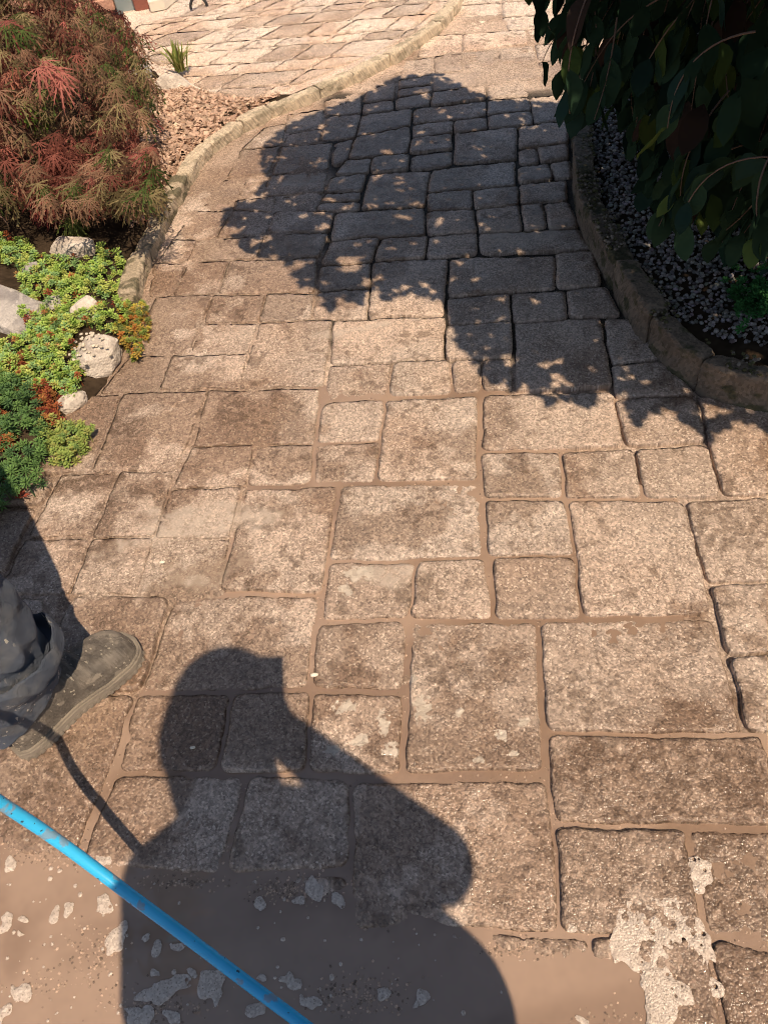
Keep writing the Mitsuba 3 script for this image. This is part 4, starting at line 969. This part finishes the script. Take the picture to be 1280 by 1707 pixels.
def navy(p, n, uv):
    a = fbm(p.x * 16, p.y * 16, p.z * 16, 4)
    c = mix((.034, .045, .066), (.074, .090, .122), a)
    d1, d2, r_ = voronoi(p.x * 260 + p.z * 140, p.y * 260 - p.z * 180)
    dust = smoothstep(.45, .7, fbm(p.x * 24 + 5, p.y * 24, p.z * 24, 4))
    c = mix(c, (.20, .19, .17), .22 * dust)
    return mix(c, (.34, .32, .28), smoothstep(.955, .975, r_) * smoothstep(.4, .6, fbm(p.x * 11, p.y * 11, p.z * 11 + 3, 2)))
scene['navy_cloth'] = two({'type': 'bumpmap', 'scale': .0045, 'arbitrary': rough_bump(55, 480), 'bsdf': {'type': 'principled', 'base_color': proc(navy), 'roughness': .85, 'sheen': .3}})
# profile down the leg: height of the centre line, radius; the upper leg hangs over the bunched lower part
PR = [(.62, .092), (.55, .092), (.48, .092), (.43, .088), (.39, .090), (.35, .093), (.315, .095), (.285, .086), (.262, .080), (.240, .076), (.220, .074), (.208, .076), (.204, .082), (.214, .090), (.236, .095), (.254, .099),
      (.260, .103), (.254, .107), (.236, .106), (.210, .100), (.185, .090), (.155, .084), (.140, .086), (.120, .086), (.100, .081), (.085, .078), (.070, .078), (.056, .077), (.050, .075), (.050, .070), (.066, .066), (.09, .064)]
# centre line of the leg
CL = A([[.066, .004, .04], [.072, .005, .10], [.078, .006, .16], [.085, .006, .22], [.09, .01, .30], [.085, .02, .40], [.075, .03, .62]])
def centre(z):
    o = A([np.interp(z, CL[:, 2], CL[:, 0]), np.interp(z, CL[:, 2], CL[:, 1])]); return o
K = A(PR); tt = np.linspace(0, len(K) - 1, 190); zz = np.interp(tt, np.arange(len(K)), K[:, 0]); rr = np.interp(tt, np.arange(len(K)), K[:, 1])
from scipy.ndimage import gaussian_filter1d
zz, rr = gaussian_filter1d(zz, 1.6), gaussian_filter1d(rr, 1.6)
na = 150; an_ = np.arange(na) * 2 * np.pi / na
V = np.zeros((190, na, 3))
for k in range(190):
    cx_, cy_ = centre(zz[k]); low = sstep(.25, .06, zz[k])
    V[k, :, 0] = cx_ + rr[k] * np.cos(an_) * (1.0 + .14 * low)
    V[k, :, 1] = cy_ + rr[k] * np.sin(an_) * (1.0 - .36 * low)
    V[k, :, 2] = zz[k] + (.030 * np.cos(an_) - .030 * np.sin(an_) + .026) * low - .03 * np.cos(an_ - .6) * np.exp(-((zz[k] - .245) / .03) ** 2)
D = V.reshape(-1, 3)
ang_ = np.tile(an_, 190); hz = np.repeat(zz, na)
C3 = np.column_stack([np.cos(ang_) * 1.1, np.sin(ang_) * 1.1, hz * 9 + 1.3 * np.cos(ang_ + .5)])
f1 = 1 - np.abs(2 * fn(C3, 2, 71) - 1); f2 = 1 - np.abs(2 * fn(C3 * [2.2, 2.2, 1.6] + 5, 2, 73) - 1)
f3 = fn(C3 * 5, 3, 75) - .5
disp = (.017 * (f1 ** 2 - .42) + .008 * (f2 ** 2 - .4) + .004 * f3) * np.interp(hz, [.05, .12], [.35, 1])
rad = np.column_stack([np.cos(ang_), np.sin(ang_), 0.25 * np.sin(ang_ * 2)])
D = D + rad * disp[:, None]
D = to_boot(D)
i, j = np.meshgrid(np.arange(189), np.arange(na), indexing='ij')
F = np.stack([i * na + j, i * na + (j + 1) % na, (i + 1) * na + (j + 1) % na, (i + 1) * na + j], -1).reshape(-1, 4)
F = np.vstack([F[:, [0, 2, 1]], F[:, [0, 3, 2]]])
add('person_001__trouser_leg', (D, F), 'navy_cloth', True)
labels['person_001__trouser_leg'] = {'label': 'crumpled navy trouser leg bunched over the muddy boot'}

# ================================================================ the blue hose: it sags from the worker's hand, clear of the ground, past the photographer
def hose_col(p, n, uv):
    c = mix((.030, .40, .74), (.045, .47, .80), fbm(p.x * 20, p.y * 20, p.z * 20, 2))
    c = mix(c, (.27, .21, .155), .55 * smoothstep(.60, .68, fbm(p.x * 45, p.y * 45, p.z * 45 + 3, 4)))      # smears of mud
    return mix(c, (.03, .03, .03), smoothstep(.80, .83, fbm(p.x * 150, p.y * 150, p.z * 150, 2)) * .85)
scene['hose_blue'] = two({'type': 'principled', 'base_color': proc(hose_col), 'roughness': .3, 'specular': .5})
HP = [J2['wrr'] + [.06, -.02, -.05], (-.73, .56, .72), at(-60, 1298, .44), at(0, 1338, .365), at(100, 1405, .265), at(200, 1480, .19), at(330, 1577, .125), at(420, 1645, .09), at(505, 1709, .065), (.03, -.02, .035), (.34, -.13, .0135), (.9, -.35, .0135), (1.7, -.3, .0135)]
c = spline(HP, 240)
c[:, 2] = np.maximum(c[:, 2], .0132)
v, f = tube(c, .0092, 18)
add('garden_hose', (v, f), 'hose_blue', True, None, 'bright blue hose sagging across the lower left corner', 'hose')

# ================================================================ suds
def bubbles(p):
    d1, d2, r_ = voronoi(p.x * 340, p.y * 340); e1, e2, q_ = voronoi(p.x * 190 + 3, p.y * 190)
    return d1, r_, e1, q_
def foam_col(p, n, uv):
    d1, r_, e1, q_ = bubbles(p)
    return mix(mix((.43, .35, .285), (.62, .535, .455), r_), (.26, .20, .15), (1 - smoothstep(.12, .30, e1)) * smoothstep(.70, .78, q_) * .8)
scene['foam_suds'] = two({'type': 'bumpmap', 'scale': .0014, 'arbitrary': proc(lambda p, n, uv: (lambda b: (1 - b[0]) + .8 * (1 - b[2]))(bubbles(p)), 6e-4), 'bsdf': {'type': 'principled', 'base_color': proc(foam_col), 'roughness': .3, 'specular': .5}})
def surface_z(p):
    return np.maximum(-.0040, relief(p) - .0015 - basin(p))
def foam_sheet(pg, seed, thick=.003, ragged=.006):
    r = np.random.default_rng(seed)
    ring = pg.exterior; n = max(24, int(ring.length / .003))
    e = A([ring.interpolate(k / n, normalized=True).coords[0] for k in range(n)])
    e += ragged * 2 * (np.stack([fn(e * 60 + seed, 3, 81), fn(e * 60 + seed, 3, 82)], 1) - .5) + ragged * 3 * (np.stack([fn(e * 22 + seed, 2, 83), fn(e * 22 + seed, 2, 84)], 1) - .5)
    w = Polygon(e).buffer(0); w = max(getattr(w, 'geoms', [w]), key=lambda q: q.area)
    for _ in range(int(w.area / .00035)):
        x, y = scatter(w, 1, r)[0]
        if fn(A([[x * 25, y * 25]]), 2, 90)[0] > .42: w = w.difference(Point(x, y).buffer(r.uniform(.001, .0036)))
    w = max(getattr(w, 'geoms', [w]), key=lambda q: q.area)
    return height_sheet(w, .0038, lambda p, d: surface_z(p) + thick * sstep(-.0008, .006, d) * (.7 + .9 * fn(p * 110, 2, 85)) + .0004, None, seed, edge=.0035)
def blob(px, py, ax, ay, rot=0, n=14):
    q = np.random.default_rng(int(px * 7 + py)); c, s = math.cos(rot), math.sin(rot); u = []
    for _ in range(7):
        a, d, k = q.uniform(0, 6.3), math.sqrt(q.random()) * .72, q.uniform(.25, .5)
        x, y = ax * d * math.cos(a), ay * d * math.sin(a)
        u.append(oval(px + x * c - y * s, py + x * s + y * c, ax * k + 2, ay * k + 2, rot))
    u = shapely.union_all(u + [oval(px, py, ax * .35, ay * .35, rot)]).buffer(.003).buffer(-.002)
    return max(getattr(u, 'geoms', [u]), key=lambda g_: g_.area)
def oval(px, py, ax, ay, rot=0, n=14):
    t = np.arange(n) * 2 * np.pi / n; c, s = math.cos(rot), math.sin(rot)
    return poly([(px + ax * math.cos(k) * c - ay * math.sin(k) * s, py + ax * math.cos(k) * s + ay * math.sin(k) * c) for k in t])
big = poly([(1005, 1590), (1022, 1560), (1030, 1522), (1048, 1490), (1075, 1482), (1105, 1492), (1135, 1490), (1160, 1520), (1182, 1560), (1188, 1606), (1160, 1600), (1140, 1586), (1122, 1606), (1128, 1630), (1150, 1642), (1160, 1665), (1140, 1682), (1118, 1720), (1100, 1740), (1078, 1740), (1076, 1660), (1060, 1630), (1040, 1612), (1018, 1618)])
for hx, hy, hr in ((1105, 1561, .010), (1163, 1553, .007)): big = big.difference(Point(*at2(hx, hy)).buffer(hr))
for k, (pg, lab) in enumerate([(big, 'largest patch of suds, bubbly and ragged, between the puddle and the last setts'), (poly([(1165, 1630), (1185, 1622), (1210, 1645), (1210, 1658), (1180, 1658), (1168, 1645)]), 'small oval of suds just right of the largest patch'),
        (blob(970, 1702, 19, 14), 'round blob of suds at the bottom edge in the sunlit puddle'), (blob(174, 1514, 17, 15), 'round blob of suds in the puddle left of the hose'), (blob(198, 1565, 13, 30, .15), 'upright blob of suds on the edge of the shadow beside the hose'),
        (blob(352, 1645, 18, 38, .1), 'long blob of suds in the shaded puddle below the hose'), (blob(317, 1621, 13, 12), 'small round blob of suds below the hose'), (blob(433, 1505, 13, 15, .3), 'oval blob of suds in the shade above the hose'),
        (blob(270, 1650, 52, 20, -.1), 'grainy patch of suds at the lower edge of the shadow'), (blob(10, 1530, 9, 32, .35), 'narrow streak of suds at the left edge of the puddle'), (poly([(1150, 1470), (1135, 1440), (1150, 1430), (1185, 1440), (1192, 1470), (1178, 1495), (1160, 1490)]), 'thin suds drying on the setts above the largest patch')]):
    v, f = foam_sheet(pg, 200 + k, .0016 if k else .0022, .007)
    add('foam_patch', (v, f), 'foam_suds', True, None, lab, 'foam', 'patches of suds on the puddle')
r = np.random.default_rng(91); parts = []
for px, py, ax, ay, n in ((95, 1525, 9, 14, 1), (113, 1515, 6, 14, 1), (38, 1530, 5, 5, 1), (32, 1558, 4, 4, 1), (262, 1580, 10, 9, 1), (241, 1560, 6, 10, 1), (294, 1580, 9, 10, 1), (30, 1655, 15, 11, 1), (5, 1690, 10, 16, 1), (232, 1693, 24, 14, 1), (285, 1694, 18, 9, 1), (425, 1682, 14, 9, 1), (490, 1640, 16, 12, 1), (520, 1662, 20, 10, 1), (478, 1640, 10, 8, 1), (433, 1620, 6, 5, 1), (261, 1620, 6, 5, 1),
        (175, 1438, 12, 10, 1), (45, 1405, 16, 10, 1), (15, 1440, 10, 12, 1), (955, 1547, 10, 8, 1), (1165, 1600, 12, 20, 1), (640, 1652, 14, 9, 1), (700, 1665, 10, 12, 1), (520, 1480, 22, 7, 1), (560, 1500, 16, 6, 1), (500, 1500, 10, 5, 1)):
    parts.append(foam_sheet(blob(px, py, ax, ay, r.uniform(0, 1)), int(r.integers(9999)), .0016, .007))
for _ in range(130):
    px, py = (r.uniform(0, 230), r.uniform(1420, 1720)) if r.random() < .45 else (r.uniform(420, 740), r.uniform(1455, 1720)) if r.random() < .5 else (r.uniform(-60, 1200), r.uniform(1470, 1750))
    p = at2(px, py)
    if not PUDDLE.contains(Point(p)): continue
    s = r.uniform(.0010, .0032) * (1.5 if r.random() < .15 else 1)
    parts.append((A(ICO.vertices) * [s, s * r.uniform(.7, 1.2), s * .6] + [p[0], p[1], -.0052], ICO.faces))
v, f, _ = join(parts)
add('foam', (v, f), 'foam_suds', True, None, 'small flecks of suds floating on the muddy puddle', 'foam', kind='stuff')

r = np.random.default_rng(93); gp = []
for cx_, cy_, ax_, ay_, n_ in ((150, 1590, 60, 55, 200), (60, 1640, 40, 30, 60), (480, 1485, 70, 20, 260), (600, 1660, 90, 40, 260), (870, 1578, 80, 18, 200), (1200, 1640, 110, 80, 700), (90, 1420, 110, 22, 260), (250, 1680, 80, 25, 220), (300, 1470, 70, 12, 120), (1010, 1700, 60, 30, 60)):
    q = np.stack([r.normal(cx_, ax_ * .5, n_), r.normal(cy_, ay_ * .5, n_)], 1); gp += [at(a, b) for a, b in q]
wet_joints = WET.intersection(BED).difference(shapely.union_all(DRIVE).buffer(-.006))
q = scatter(WET, 9000, r)
q = q[inside(wet_joints, q)]
q = q[fn(q * 9, 3, 97) > .48]
gp += [np.array([x, y, 0]) for x, y in q]
gp = np.array(gp); gp = gp[inside(W, gp)]
v, f, c = pebbles(gp[:, :2], np.full(len(gp), -.0056), r.uniform(.0022, .0062, len(gp)), np.array([[.40, .29, .215]]) * r.uniform(.35, 1.35, (len(gp), 1)), r, .8, 0)
add('grit', (v, f), 'pebble', False, c, 'washed-out grit standing in the muddy joints and the puddle', 'grit', kind='stuff')

# ================================================================ far end: the corner of a house and what stands before it, cut off by the top of the frame
scene['brick'] = two({'type': 'bumpmap', 'scale': .004, 'arbitrary': rough_bump(30, 120), 'bsdf': {'type': 'diffuse', 'reflectance': proc(lambda p, n, uv: mix((.46, .24, .17), (.58, .34, .25), fbm(p.x * 14, p.y * 14, p.z * 14, 3)))}})
scene['mortar'] = {'type': 'diffuse', 'reflectance': {'type': 'rgb', 'value': (.42, .36, .31)}}
scene['brown_paint'] = two({'type': 'principled', 'base_color': {'type': 'rgb', 'value': (.24, .085, .06)}, 'roughness': .5})
scene['cream_stone'] = two({'type': 'principled', 'base_color': {'type': 'rgb', 'value': (.66, .60, .50)}, 'roughness': .8})
scene['pane'] = two({'type': 'principled', 'base_color': {'type': 'rgb', 'value': (.25, .30, .31)}, 'roughness': .08, 'specular': .6})
def bx(x0, x1, y0, y1, z0, z1, bev=.006):
    m = mf.Manifold.cube([x1 - x0 - 2 * bev, y1 - y0 - 2 * bev, z1 - z0 - 2 * bev]).translate([x0 + bev, y0 + bev, z0 + bev])
    p = [mf.Manifold.cube([max(x1 - x0 - 2 * a, .001), max(y1 - y0 - 2 * b, .001), max(z1 - z0 - 2 * c, .001)]).translate([x0 + a, y0 + b, z0 + c]) for a, b, c in ((0, bev, bev), (bev, 0, bev), (bev, bev, 0))]
    q = mf.Manifold.batch_hull(p).to_mesh(); return trimesh.Trimesh(q.vert_properties[:, :3], q.tri_verts, process=False)
hx = [at2(p, 16)[0] for p in (165, 196, 226, 253)]; hy = at2(215, 17)[1]
add('house__wall', bx(hx[0] - 3.0, hx[0] - .01, hy + .04, hy + .3, -.05, 2.6), 'mortar', False)
r = np.random.default_rng(95)
for row in range(5):                                                    # the courses of brick low on the corner
    x = hx[0] - .012 - (.11 if row % 2 else .0)
    while x > hx[0] - .75:
        add('house__wall__brick', bx(x - .212, x, hy + .012 + r.uniform(0, .006), hy + .05, .012 + row * .075, .077 + row * .075), 'brick', False); x -= .224
for row in range(5):
    add('house__pier__brick' if False else 'house__wall__brick', bx(hx[0], hx[1] - .004, hy, hy + .1, .012 + row * .075, .077 + row * .075), 'brick', False)
add('house__door_pane', bx(hx[1], hx[2], hy + .03, hy + .045, .10, 2.2), 'pane', False)
add('house__door_panel', bx(hx[1], hx[2], hy + .02, hy + .05, -.02, .098), 'pane', False)
add('house__post', bx(hx[2], hx[3], hy - .02, hy + .1, -.02, 2.4), 'brown_paint', False)
tag('house', 'corner of a pink brick house with a brown post at the top left edge', 'house')
a, b = at2(256, 16), at2(288, 2)
v = trimesh.creation.extrude_polygon(Polygon([at2(254, 18), at2(275, 14), at2(294, -2), at2(250, -8)]).buffer(.01), .05, engine='earcut')
add('step', v, 'cream_stone', False, None, 'pale cream step beside the brown post at the top edge', 'step')
o = at(332, 12); t = np.linspace(0, np.pi, 14)
add('hoop', tube(o + np.stack([.048 * np.cos(t), 0 * t, .055 * np.sin(t)], 1), .008, 10), 'rubber', True, None, 'thin dark hoop standing on the paving at the top edge', 'hoop')
# bits that the hosing has left
scene['pale_bit'] = two({'type': 'principled', 'base_color': {'type': 'rgb', 'value': (.72, .66, .54)}, 'roughness': .6})
for px, py, s, lab in ((524, 1127, .006, 'white pebble lodged at the corner of a joint in mid drive'), (271, 939, .005, 'pale chip lying on the setts right of the trouser leg'), (322, 1248, .004, 'tiny white chip in the shadow of the head')):
    p = at(px, py); v = PEB[1] * s * [1.3, .8, .7]; add('pebble', (v + p + [0, 0, .004], ICO.faces), 'pale_bit', True, None, lab, 'pebble')
